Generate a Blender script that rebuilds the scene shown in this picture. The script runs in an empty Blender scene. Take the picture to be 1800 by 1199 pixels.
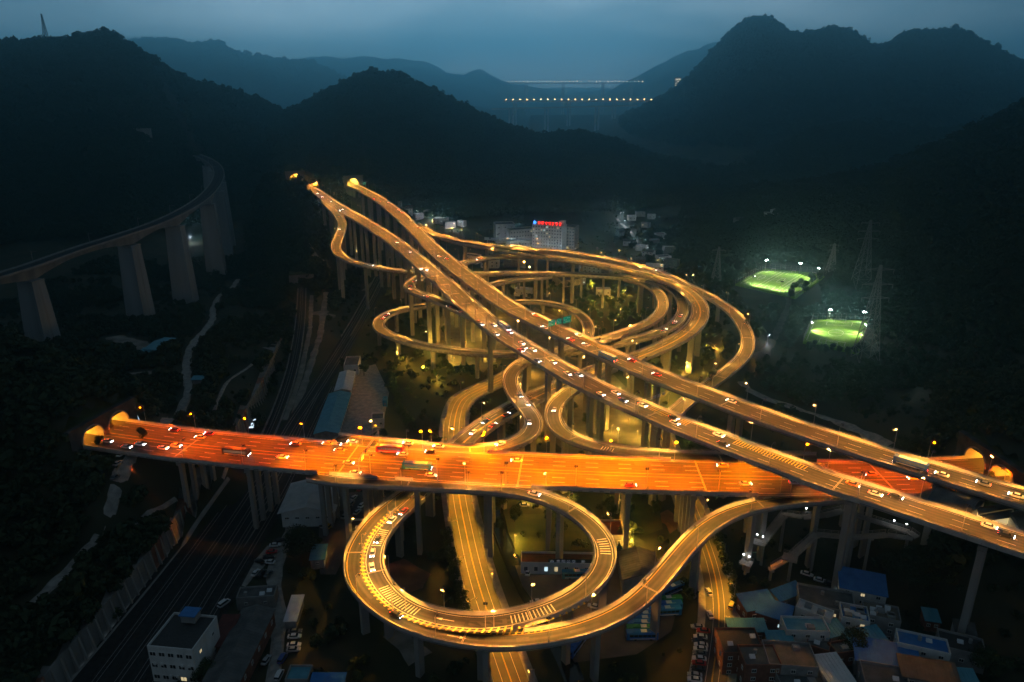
import bpy, math, random, bisect
import numpy as np
from mathutils import Vector, Matrix
R = random.Random(7)
SC = bpy.context.scene
COL = SC.collection
PI = math.pi

# ---------------------------------------------------------------- camera
CAM_H, PITCH, FPX = 175.0, math.radians(19.5), 1300.0       # metres, radians, focal length in photo pixels
cam_d = bpy.data.cameras.new('camera')
cam = bpy.data.objects.new('camera', cam_d); COL.objects.link(cam)
cam.location = (0, 0, CAM_H)
cam.rotation_euler = (PI / 2 - PITCH, 0, 0)
cam_d.sensor_width = 36.0
cam_d.lens = 36.0 * FPX / 1800.0
cam_d.clip_start = 1.0
cam_d.clip_end = 60000.0
SC.camera = cam

# ---------------------------------------------------------------- dusk sky, faint afterglow, exposure
W = bpy.data.worlds.new('World'); SC.world = W; W.use_nodes = True
wn, wl = W.node_tree.nodes, W.node_tree.links
wn.clear()
SUN_EL, SUN_ROT = math.radians(-1.0), math.radians(-3.0)
out = wn.new('ShaderNodeOutputWorld'); bg = wn.new('ShaderNodeBackground')
sky = wn.new('ShaderNodeTexSky'); sky.sky_type = 'NISHITA'; sky.sun_disc = False
sky.sun_elevation = SUN_EL; sky.sun_rotation = SUN_ROT
sky.air_density = 1.0; sky.dust_density = 1.0; sky.ozone_density = 4.0
tc = wn.new('ShaderNodeTexCoord'); mp = wn.new('ShaderNodeMapping'); mp.inputs['Scale'].default_value = (1, 1, 4.5)
nz = wn.new('ShaderNodeTexNoise'); nz.inputs['Scale'].default_value = 2.6; nz.inputs['Detail'].default_value = 6; nz.inputs['Roughness'].default_value = 0.5
cr = wn.new('ShaderNodeValToRGB')
cr.color_ramp.elements[0].position = 0.40; cr.color_ramp.elements[0].color = (0.104, 0.153, 0.190, 1)
cr.color_ramp.elements[1].position = 0.64; cr.color_ramp.elements[1].color = (0.250, 0.315, 0.362, 1)
# overcast at dusk: brightest towards the place where the sun went down, dimmer all round and behind
dt = wn.new('ShaderNodeVectorMath'); dt.operation = 'DOT_PRODUCT'; dt.inputs[1].default_value = (-math.sin(math.radians(3)), math.cos(math.radians(3)), 0.02)
h1 = wn.new('ShaderNodeMath'); h1.operation = 'MULTIPLY_ADD'; h1.inputs[1].default_value = 0.5; h1.inputs[2].default_value = 0.5
h2 = wn.new('ShaderNodeMath'); h2.operation = 'POWER'; h2.inputs[1].default_value = 8.0
h3 = wn.new('ShaderNodeMath'); h3.operation = 'MULTIPLY_ADD'; h3.inputs[1].default_value = 0.97; h3.inputs[2].default_value = 0.03
cm = wn.new('ShaderNodeVectorMath'); cm.operation = 'SCALE'
sz = wn.new('ShaderNodeSeparateXYZ'); z1_ = wn.new('ShaderNodeMath'); z1_.operation = 'MAXIMUM'; z1_.inputs[1].default_value = 0.0
z2_ = wn.new('ShaderNodeMath'); z2_.operation = 'MULTIPLY'; z2_.inputs[1].default_value = -9.0; z3_ = wn.new('ShaderNodeMath'); z3_.operation = 'EXPONENT'
z4_ = wn.new('ShaderNodeMath'); z4_.operation = 'MULTIPLY_ADD'; z4_.inputs[2].default_value = 0.032
wl.new(tc.outputs['Generated'], sz.inputs[0]); wl.new(sz.outputs['Z'], z1_.inputs[0]); wl.new(z1_.outputs[0], z2_.inputs[0]); wl.new(z2_.outputs[0], z3_.inputs[0])
mx = wn.new('ShaderNodeMix'); mx.data_type = 'RGBA'; mx.inputs[0].default_value = 0.93     # overcast: cloud sheet hides most of the clear sky
sc_ = wn.new('ShaderNodeVectorMath'); sc_.operation = 'SCALE'; sc_.inputs['Scale'].default_value = 0.05
wl.new(tc.outputs['Generated'], mp.inputs['Vector']); wl.new(mp.outputs['Vector'], nz.inputs['Vector'])
wl.new(nz.outputs['Fac'], cr.inputs['Fac'])
wl.new(tc.outputs['Generated'], dt.inputs[0]); wl.new(dt.outputs['Value'], h1.inputs[0]); wl.new(h1.outputs[0], h2.inputs[0]); wl.new(h2.outputs[0], h3.inputs[0])
wl.new(cr.outputs['Color'], cm.inputs[0]); wl.new(h3.outputs[0], z4_.inputs[0]); wl.new(z3_.outputs[0], z4_.inputs[1]); wl.new(z4_.outputs[0], cm.inputs['Scale'])
wl.new(sky.outputs['Color'], sc_.inputs[0]); wl.new(sc_.outputs['Vector'], mx.inputs[6]); wl.new(cm.outputs['Vector'], mx.inputs[7])
wl.new(mx.outputs[2], bg.inputs['Color']); bg.inputs['Strength'].default_value = 9.5
wl.new(bg.outputs['Background'], out.inputs['Surface'])
sun_d = bpy.data.lights.new('sun', 'SUN'); sun_d.energy = 0.012; sun_d.angle = math.radians(30); sun_d.color = (1, 0.9, 0.8)
sun = bpy.data.objects.new('sun', sun_d); COL.objects.link(sun)
sun.rotation_euler = (PI / 2 - math.radians(2), 0, PI - SUN_ROT)
SC.view_settings.view_transform = 'Standard'; SC.view_settings.look = 'None'
SC.view_settings.exposure = 0.0; SC.view_settings.gamma = 1.0; SC.view_settings.use_curve_mapping = False
cy = SC.cycles
cy.max_bounces = 6; cy.diffuse_bounces = 3; cy.glossy_bounces = 2; cy.transmission_bounces = 2; cy.volume_bounces = 3
cy.sample_clamp_indirect = 3.0; cy.sample_clamp_direct = 0.0
cy.use_denoising = True
cy.use_light_tree = True

# ---------------------------------------------------------------- helpers
def pix(px, py):
    """unit-depth direction of a photo pixel (1800 x 1199)"""
    u, v = (px - 900.0) / FPX, (599.5 - py) / FPX
    c, s = math.cos(PITCH), math.sin(PITCH)
    return Vector((u, c + v * s, v * c - s))
def at(px, py, z=0.0):
    """where a photo pixel meets the level z"""
    d = pix(px, py); t = (z - CAM_H) / d.z
    return Vector((d.x * t, d.y * t, z))
def far_at(px, py, y):
    d = pix(px, py); t = y / d.y
    return Vector((d.x * t, y, CAM_H + d.z * t))
def smooth(a, b, x):
    t = min(1.0, max(0.0, (x - a) / (b - a))); return t * t * (3 - 2 * t)

class MB:
    """collects geometry, then links it as one mesh object"""
    def __init__(self): self.v, self.f, self.mi = [], [], []
    def add(self, vs, fs, m=0):
        o = len(self.v); self.v += [tuple(p) for p in vs]
        self.f += [tuple(i + o for i in f) for f in fs]; self.mi += [m] * len(fs)
        return self
    def box(self, c, s, rz=0.0, m=0, taper=1.0):
        hx, hy, hz = s[0] / 2, s[1] / 2, s[2] / 2
        ca, sa = math.cos(rz), math.sin(rz); vs = []
        for z, k in ((-hz, 1.0), (hz, taper)):
            for x, y in ((-hx, -hy), (hx, -hy), (hx, hy), (-hx, hy)):
                x2, y2 = x * k, y * k
                vs.append((c[0] + x2 * ca - y2 * sa, c[1] + x2 * sa + y2 * ca, c[2] + z))
        return self.add(vs, [(3, 2, 1, 0), (4, 5, 6, 7), (0, 1, 5, 4), (1, 2, 6, 5), (2, 3, 7, 6), (3, 0, 4, 7)], m)
    def tube(self, a, b, r0, r1=None, n=6, m=0, caps=True):
        a, b = Vector(a), Vector(b); r1 = r0 if r1 is None else r1
        d = (b - a).normalized(); u = d.orthogonal().normalized(); w = d.cross(u)
        vs = []
        for p, r in ((a, r0), (b, r1)):
            for k in range(n):
                t = 2 * PI * k / n; vs.append(p + u * (r * math.cos(t)) + w * (r * math.sin(t)))
        fs = [(k, (k + 1) % n, n + (k + 1) % n, n + k) for k in range(n)]
        if caps: fs += [tuple(range(n))[::-1], tuple(range(n, 2 * n))]
        return self.add(vs, fs, m)
    def bar(self, a, b, w, h, m=0):
        """square bar from a to b"""
        a, b = Vector(a), Vector(b); d = (b - a).normalized()
        u = d.cross(Vector((0, 0, 1)))
        u = u.normalized() if u.length > 1e-4 else Vector((1, 0, 0))
        n = u.cross(d).normalized(); vs = []
        for p in (a, b):
            for i, j in ((-1, -1), (1, -1), (1, 1), (-1, 1)): vs.append(p + u * (i * w / 2) + n * (j * h / 2))
        return self.add(vs, [(0, 1, 2, 3), (7, 6, 5, 4), (0, 4, 5, 1), (1, 5, 6, 2), (2, 6, 7, 3), (3, 7, 4, 0)], m)
    def prism(self, poly, z0, z1, m=0):
        n = len(poly); vs = [(p[0], p[1], z0) for p in poly] + [(p[0], p[1], z1) for p in poly]
        fs = [tuple(range(n))[::-1], tuple(range(n, 2 * n))] + [(k, (k + 1) % n, n + (k + 1) % n, n + k) for k in range(n)]
        return self.add(vs, fs, m)
    def sweep(self, rows, closed=True, m=0, caps=True):
        """rows: rings of equal length joined one to the next"""
        n = len(rows[0]); vs = [p for r in rows for p in r]; fs = []
        for i in range(len(rows) - 1):
            for k in range(n if closed else n - 1):
                a, b = i * n + k, i * n + (k + 1) % n; fs.append((a, b, b + n, a + n))
        if closed and caps: fs += [tuple(range(n))[::-1], tuple(range((len(rows) - 1) * n, len(rows) * n))]
        return self.add(vs, fs, m)
    def mesh(self, name, mats):
        me = bpy.data.meshes.new(name); me.from_pydata(self.v, [], self.f)
        for k in (mats if isinstance(mats, (list, tuple)) else [mats]): me.materials.append(k)
        me.polygons.foreach_set('material_index', self.mi); me.update()
        return me
    def build(self, name, mats, parent=None, smooth_=False, **kw):
        me = self.mesh(name, mats)
        if smooth_: me.polygons.foreach_set('use_smooth', [True] * len(me.polygons))
        return link(name, me, parent, **kw)

def link(name, me, parent=None, label=None, cat=None, group=None, kind=None, loc=None, rz=None):
    o = bpy.data.objects.new(name, me); COL.objects.link(o)
    if parent: o.parent = parent
    if loc is not None: o.location = loc
    if rz is not None: o.rotation_euler = (0, 0, rz)
    if label: o['label'] = label
    if cat: o['category'] = cat
    if group: o['group'] = group
    if kind: o['kind'] = kind
    return o
def thing(name, label, cat, loc=(0, 0, 0), rz=0.0, group=None):
    return link(name, None, None, label, cat, group, None, loc, rz)
def dup(root, loc=None, rz=None, label=None, group=None, scale=None):
    """copy of a thing with copies of its parts and sub-parts"""
    r = root.copy(); COL.objects.link(r)
    if loc is not None: r.location = loc
    if rz is not None: r.rotation_euler = (0, 0, rz)
    if scale is not None: r.scale = (scale,) * 3
    if label: r['label'] = label
    if group: r['group'] = group
    for ch in root.children:
        c = ch.copy(); COL.objects.link(c); c.parent = r
        for g in ch.children:
            d = g.copy(); COL.objects.link(d); d.parent = c
    return r
def ordinal(k):
    w = ['first', 'second', 'third', 'fourth', 'fifth', 'sixth', 'seventh', 'eighth', 'ninth', 'tenth', 'eleventh', 'twelfth', 'thirteenth',
         'fourteenth', 'fifteenth', 'sixteenth', 'seventeenth', 'eighteenth', 'nineteenth', 'twentieth']
    t = {2: 'twenty', 3: 'thirty', 4: 'forty'}
    if k < 20: return w[k]
    return t[(k + 1) // 10] + ('-' + w[(k + 1) % 10 - 1] if (k + 1) % 10 else 'th') if (k + 1) % 10 else {3: 'thirtieth', 4: 'fortieth'}[(k + 1) // 10]

# ---------------------------------------------------------------- materials
MATS = {}
def mat(name, col, col2=None, scale=0.3, rough=0.8, metal=0.0, emit=None, est=0.0, bump=0.0, detail=4, aniso=None, spec=0.4, lo=0.35, hi=0.65):
    m = bpy.data.materials.new(name); m.use_nodes = True; n, l = m.node_tree.nodes, m.node_tree.links
    b = n['Principled BSDF']; b.inputs['Roughness'].default_value = rough; b.inputs['Metallic'].default_value = metal
    b.inputs['Specular IOR Level'].default_value = spec
    b.inputs['Base Color'].default_value = (*col, 1)
    if col2 or bump:
        t = n.new('ShaderNodeTexCoord'); z = n.new('ShaderNodeTexNoise')
        z.inputs['Scale'].default_value = scale; z.inputs['Detail'].default_value = detail
        if aniso:
            g = n.new('ShaderNodeMapping'); g.inputs['Scale'].default_value = aniso
            l.new(t.outputs['Object'], g.inputs['Vector']); l.new(g.outputs['Vector'], z.inputs['Vector'])
        else: l.new(t.outputs['Object'], z.inputs['Vector'])
        if col2:
            r = n.new('ShaderNodeValToRGB'); e = r.color_ramp.elements
            e[0].position, e[1].position = lo, hi; e[0].color, e[1].color = (*col, 1), (*col2, 1)
            l.new(z.outputs['Fac'], r.inputs['Fac']); l.new(r.outputs['Color'], b.inputs['Base Color'])
        if bump:
            k = n.new('ShaderNodeBump'); k.inputs['Strength'].default_value = bump; k.inputs['Distance'].default_value = 0.3
            l.new(z.outputs['Fac'], k.inputs['Height']); l.new(k.outputs['Normal'], b.inputs['Normal'])
    if emit:
        b.inputs['Emission Color'].default_value = (*emit, 1); b.inputs['Emission Strength'].default_value = est
    MATS[name] = m
    return m
def road_mat():
    """asphalt with polished wheel tracks and stains drawn out along the lanes"""
    m = mat('asphalt', (.04, .04, .04), rough=.82); n, l = m.node_tree.nodes, m.node_tree.links; b = n['Principled BSDF']
    uv = n.new('ShaderNodeUVMap'); uv.uv_map = 'way'; mp = n.new('ShaderNodeMapping'); mp.inputs['Scale'].default_value = (1.1, .045, 1); z = n.new('ShaderNodeTexNoise'); z.inputs['Scale'].default_value = 1.0; z.inputs['Detail'].default_value = 7
    l.new(uv.outputs['UV'], mp.inputs['Vector']); l.new(mp.outputs['Vector'], z.inputs['Vector'])
    z2 = n.new('ShaderNodeTexNoise'); z2.inputs['Scale'].default_value = .35; z2.inputs['Detail'].default_value = 9; l.new(uv.outputs['UV'], z2.inputs['Vector'])
    s = n.new('ShaderNodeSeparateXYZ'); l.new(uv.outputs['UV'], s.inputs[0]); w = n.new('ShaderNodeMath'); w.operation = 'MULTIPLY'; w.inputs[1].default_value = 2 * math.pi / 1.85; l.new(s.outputs['X'], w.inputs[0])
    c = n.new('ShaderNodeMath'); c.operation = 'COSINE'; l.new(w.outputs[0], c.inputs[0]); k = n.new('ShaderNodeMath'); k.operation = 'MULTIPLY_ADD'; k.inputs[1].default_value = .17; l.new(c.outputs[0], k.inputs[0]); l.new(z.outputs['Fac'], k.inputs[2])
    a = n.new('ShaderNodeMath'); a.operation = 'MULTIPLY_ADD'; a.inputs[1].default_value = .5; l.new(z2.outputs['Fac'], a.inputs[0]); l.new(k.outputs[0], a.inputs[2])
    r = n.new('ShaderNodeValToRGB'); e = r.color_ramp.elements; e[0].position, e[1].position = .52, 1.0; e[0].color, e[1].color = (.018, .017, .0165, 1), (.056, .052, .050, 1); l.new(a.outputs[0], r.inputs['Fac']); l.new(r.outputs['Color'], b.inputs['Base Color'])
    return m
M_ASPHALT = road_mat()
M_ASPH_OLD = mat('worn_asphalt', (0.075, 0.068, 0.060), (0.12, 0.11, 0.10), 0.15, 0.9, detail=8)
M_CONC = mat('concrete', (0.27, 0.26, 0.245), (0.36, 0.35, 0.33), 0.25, 0.85, bump=0.1, detail=7, aniso=(1, 1, 0.25))
M_PORT = mat('dark_portal_concrete', (0.035, 0.033, 0.03), (0.09, 0.085, 0.08), 0.3, 0.9, detail=9)  # near-black mottled concrete
M_CONC_D = mat('weathered_concrete', (0.17, 0.165, 0.155), (0.28, 0.27, 0.255), 0.18, 0.9, detail=8, aniso=(1, 1, 0.12))
M_PARA = mat('parapet_concrete', (0.42, 0.405, 0.37), (0.56, 0.545, 0.50), 0.35, 0.8, detail=7)
M_PAINT = mat('white_road_paint', (0.62, 0.60, 0.56), (0.78, 0.77, 0.74), 2.0, 0.7)
M_PAINT_Y = mat('yellow_road_paint', (0.60, 0.38, 0.04), (0.72, 0.48, 0.06), 2.0, 0.7)
M_STEEL = mat('galvanised_steel', (0.33, 0.33, 0.33), (0.45, 0.45, 0.45), 3.0, 0.55, metal=0.3)
M_STEEL_D = mat('dark_steel', (0.07, 0.075, 0.08), (0.11, 0.115, 0.12), 2.0, 0.6)
M_JOINT = mat('joint_rubber', (0.05, 0.05, 0.05), (0.08, 0.08, 0.08), 2.0, 0.9)
M_RUBBER = mat('black_rubber', (0.02, 0.02, 0.02), rough=0.9)
M_GLASS = mat('dark_glass', (0.02, 0.025, 0.03), rough=0.12, spec=0.8)
M_GRASS = mat('grass', (0.035, 0.055, 0.018), (0.085, 0.10, 0.035), 0.12, 0.95, detail=9)
M_EARTH = mat('red_earth', (0.15, 0.075, 0.045), (0.22, 0.12, 0.075), 0.2, 0.95, detail=8)
M_GRAVEL = mat('gravel', (0.26, 0.25, 0.23), (0.42, 0.40, 0.37), 0.4, 0.95, detail=10)
M_BALLAST = mat('ballast', (0.022, 0.021, 0.021), (0.045, 0.043, 0.041), 0.6, 0.95, detail=10)
M_BRICK = mat('brick_wall', (0.20, 0.085, 0.055), (0.29, 0.13, 0.085), 0.7, 0.9, detail=8)
M_PLASTER = mat('white_plaster', (0.60, 0.60, 0.58), (0.76, 0.76, 0.74), 0.35, 0.85, detail=8, aniso=(1, 1, 0.3))
M_RENDER_G = mat('grey_render', (0.24, 0.24, 0.235), (0.36, 0.355, 0.345), 0.4, 0.9, detail=8)
M_ROOF_B = mat('blue_sheet_roof', (0.03, 0.17, 0.48), (0.05, 0.24, 0.58), 0.4, 0.5, detail=6)
M_ROOF_T = mat('teal_sheet_roof', (0.08, 0.30, 0.40), (0.13, 0.40, 0.50), 0.35, 0.5, detail=6)
M_ROOF_W = mat('pale_sheet_roof', (0.60, 0.63, 0.64), (0.76, 0.78, 0.79), 0.3, 0.5, detail=7)
M_ROOF_G = mat('grey_roof', (0.085, 0.09, 0.092), (0.17, 0.175, 0.17), 0.25, 0.85, detail=9)
M_ROOF_R = mat('dark_red_roof', (0.10, 0.03, 0.025), (0.16, 0.05, 0.04), 0.4, 0.8)
M_TARP_W = mat('white_panel', (0.62, 0.66, 0.70), (0.75, 0.78, 0.80), 1.0, 0.4)
M_BARK = mat('bark', (0.06, 0.045, 0.03), (0.10, 0.075, 0.05), 2.0, 0.95)
M_LEAF = mat('leaves', (0.022, 0.045, 0.014), (0.060, 0.088, 0.026), 0.55, 0.75, detail=5)
M_LEAF_D = mat('dark_leaves', (0.015, 0.032, 0.012), (0.040, 0.062, 0.022), 0.4, 0.8, detail=5)
M_LEAF_F = mat('forest_leaves', (0.018, 0.036, 0.014), (0.050, 0.075, 0.028), 0.02, 0.85, detail=6)
M_SIGN_G = mat('green_sign', (0.01, 0.22, 0.13), rough=0.5)
M_SIGN_W = mat('white_sign_paint', (0.75, 0.75, 0.72), rough=0.5)
M_WATER = mat('water', (0.01, 0.015, 0.015), rough=0.12, spec=0.7)
M_TURF = mat('sports_turf', (0.13, 0.27, 0.03), (0.20, 0.34, 0.06), 0.35, 1.0, detail=6, spec=0.03)
def glow(name, col, s): return mat(name, tuple(min(1, c) for c in col), emit=col, est=s, rough=0.5)
E_SODIUM = glow('sodium_lamp', (1.0, 0.50, 0.12), 5.0)
E_AMBER = glow('amber_lamp', (1.0, 0.36, 0.05), 6.0)
E_WHITE = glow('white_lamp', (0.85, 0.93, 1.0), 30.0)
E_WARM = glow('warm_lamp', (1.0, 0.78, 0.36), 12.0)
E_HEAD = glow('headlight_glass', (0.92, 0.95, 1.0), 42.0)
E_TAIL = glow('tail_light_glass', (1.0, 0.04, 0.015), 24.0)
E_WIN = glow('lit_window', (1.0, 0.80, 0.45), 0.6)
E_WINC = glow('lit_cool_window', (0.65, 0.90, 1.0), 1.2)
E_RED = glow('red_neon', (1.0, 0.025, 0.015), 2.4)
E_BLUE = glow('blue_neon', (0.05, 0.25, 1.0), 3.5)
E_FLOOD = glow('floodlight', (0.88, 1.0, 0.95), 60.0)
E_TUNNEL = glow('tunnel_lamp', (1.0, 0.62, 0.14), 20.0)
E_TUNNEL_R = glow('orange_tunnel_lamp', (1.0, 0.38, 0.03), 20.0)
# ---------------------------------------------------------------- courses of the roads: photo pixels with the height of the deck above the valley
ROADS = {
 'A1': [(621,327,52),(645,339,51.6),(668,353,51.2),(695,373,50.8),(722,398,50.2),(768,445,49),(826,491,47.5),(903,545,45.5),(978,582,44.3),(1025,604,43.8),(1072,627,43.3),(1122,649,42.9),
        (1202,681,42.5),(1274,708,42.2),(1367,743,42),(1433,765,42),(1500,787,42),(1600,818,42),(1667,838,42),(1734,858,42),(1800,878,42),(1900,907,42),(2050,950,42)],
 'A2': [(520,318,50.5),(552,336,50),(583,357,49.5),(607,372,49),(640,391,48.4),(672,411,47.8),(705,435,47),(752,474,45.6),(795,511,44),(824,538,42.6),(860,570,41.4),(898,597,40.6),(947,627,40.2),(997,657,40),
        (1047,684,40),(1097,707,40),(1140,725,40),(1207,754,40),(1274,779,40),(1324,799,40),(1383,820,40),(1433,840,40),(1500,862,40),(1567,883,40),(1633,905,40),(1700,927,40),(1800,959,40),(1900,990,40),(2050,1035,40)],
 'O':  [(186,763,30),(250,772,30),(300,779,30),(400,790,30),(533,802,30),(700,814,30),(900,826,30),(1140,836,30),(1300,840,30),(1440,841,30),(1600,841,30),(1737,834,30)],
 'L':  [(548,838,30),(590,846,30),(660,849,30),(740,853,30),(810,857,30),(860,860,30),(910,865,30),(953,874,29.8),(998,894,29.4),(1032,916,28.9),(1055,940,28.2),(1067,963,27.4),(1068,982,26.7),(1063,1000,26),(1048,1022,25),
        (1020,1046,23.8),(983,1066,22.6),(943,1080,21.5),(901,1090,20.5),(860,1097,18.9),(823,1097,18.0),(790,1092,17.5),(757,1086,17.4),(723,1074,17.2),(697,1059,17.1),(677,1039,17),(662,1017,17),(654,996,17),
        (655,973,17),(665,948,17.2),(683,922,17.4),(710,897,17.6),(734,875,17.8)],
 'R2': [(1520,872,30),(1440,877,29.4),(1390,881,28.9),(1340,888,28.2),(1298,898,27.5),(1265,913,26.8),(1238,930,26),(1215,953,25),(1195,977,24.1),(1173,1003,23),(1154,1026,22.2),(1120,1060,21),(1082,1084,20.2),
        (1035,1104,19.3),(977,1119,18.6),(918,1127,18.2),(860,1129,17.9),(807,1121,17.6),(757,1112,17.4),(715,1096,17.2),(677,1074,17),(645,1047,17),(627,1024,17),(621,1000,17),(622,978,17),(630,957,17.1),
        (647,930,17.3),(670,905,17.5),(698,882,17.7),(718,867,17.8)],
 'G':  [(728,869,17.8),(760,832,17.9),(795,797,18),(830,765,18.2),(867,739,18.8),(907,716,19.6),(955,692,21),(1000,673,22.3),(1047,653,23.8),(1085,640,25),(1115,631,26),(1150,617,27.2),(1190,598,28.2),
        (1215,580,29),(1229,561,29.7),(1231,543,30.3),(1219,522,31),(1196,505,31.8),(1160,490,32.6),(1110,477,33.4),(1060,467,34),(1000,457,35),(955,451,36.2),(920,445,37.6),(880,438,39.4),(840,432,41.3),(800,424,43.5),(772,415,45.6),(750,406,47.6),(732,398,49.4)],
 'Q':  [(728,394,49.6),(745,404,48.6),(765,411,47.4),(790,418,46),(830,426,44),(880,433,42),(930,438,40.5),(985,444,38.6),(1040,452,36.4),(1100,463,33.8),(1160,481,30),(1200,499,26.5),(1240,519,22.5),(1265,533,19),(1287,549,15.5),(1304,570,12.5),
        (1315,597,10),(1310,624,8),(1290,645,6.5),(1260,668,5),(1235,686,3.6),(1205,709,2),(1185,727,0.8)],
 'E':  [(880,586,40.9),(858,573,41),(830,557,40.2),(795,541,38.5),(760,525,36.3),(735,517,34.4),(722,511,33),(718,504,32),(724,496,31.3),(738,488,31),(765,477,31),(806,465,31.4),(850,455,32.2),(900,450,33.2),(950,451,34.6)],
 'P':  [(566,352,49.6),(582,367,49.2),(596,382,48.3),(602,397,47),(598,413,45.4),(591,431,43.4),(593,444,41.6),(607,456,39.4),(628,464,37),(660,471,34.2),(700,477,31.4),(740,480,29.4),(785,482,28),(835,482,27),(900,481,26.3),
        (980,482,26),(1060,485,26),(1110,490,26),(1142,495,26),(1171,504,26),(1190,517,26),(1201,536,25.8),(1198,556,25.4),(1185,572,24.9),(1160,585,24.2),(1120,597,23.2),(1080,606,22.2),(1040,614,21),(985,621,19.4),(930,624,17.8),
        (890,624,16.8),(835,621,15.4),(790,616,14.4),(750,610,13.6),(715,601,13),(688,592,12.6),(670,582,12.4),(664,571,12.4),(670,561,12.8),(686,551,13.6),(715,543,14.8),(760,536,16.6),(800,525,18.6),(835,513,20.4),(862,502,22),(890,495,23.2),(930,490,24.6),(970,486,25.6)],
 'V':  [(1100,491,26),(1130,498,26),(1150,509,25.8),(1162,523,25.6),(1165,540,25.3),(1158,555,25),(1140,569,24.7),(1110,582,24.4),(1075,593,24.1),(1045,601,23.9),(1000,612,23.7),(955,625,23.6),(920,637,23.7),(904,650,23.9),(896,664,24.3),(898,680,24.9),
        (908,699,25.8),(923,717,26.7),(935,732,27.4),(940,747,28.1),(932,764,28.8),(912,778,29.4),(880,788,29.8),(840,793,30),(790,793,30),(740,788,30),(690,783,30),(640,778,30),(590,772,30)],
 'X2': [(1075,648,25),(1045,662,25.3),(1015,681,25.8),(990,697,26.3),(975,714,26.7),(971,732,27.2),(977,750,27.7),(993,766,28.3),(1020,779,28.9),(1060,789,29.4),(1110,797,29.8),(1160,802,30),(1220,805,30),(1290,806,30),(1370,806,30),(1440,808,30)],
 'T':  [(872,541,7.6),(905,532,8),(940,531,8.4),(975,536,8.8),(1005,545,9.2),(1026,560,9.4),(1035,578,9.4),(1030,600,9.2),(1010,628,8.8)],
}
ROAD_W = {'A1': 13.0, 'A2': 13.0, 'O': 25.0, 'L': 6.4, 'R2': 6.4, 'G': 10.5, 'Q': 8.0, 'E': 7.0, 'P': 7.2, 'V': 7.2, 'X2': 7.2, 'T': 7.0}
ROAD_NAME = {'A1': 'upper carriageway', 'A2': 'lower carriageway', 'O': 'orange lit crossing viaduct', 'L': 'round foreground loop ramp', 'R2': 'foreground S shaped ramp', 'G': 'wide curved two way ramp',
             'Q': 'outermost ramp curving down at the right', 'E': 'merging ramp left of the lower carriageway', 'P': 'long spiral ramp', 'V': 'winding inner ramp', 'X2': 'short curl ramp behind the orange viaduct', 'T': 'low inner loop ramp'}
STREETS = {
 'street_w': [(905,655,0),(880,668,0),(845,684,0),(815,699,0),(803,722,0),(798,750,0),(799,790,0),(803,835,0),(808,880,0),(818,930,0),(830,985,0),(845,1040,0),(862,1090,0),(880,1145,0),(905,1215,0),(935,1300,0)],
 'street_e': [(1150,735,0),(1172,790,0),(1195,840,0),(1212,880,0),(1232,935,0),(1250,985,0),(1262,1040,0),(1264,1100,0),(1258,1150,0),(1248,1220,0),(1236,1320,0)],
}
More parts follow.
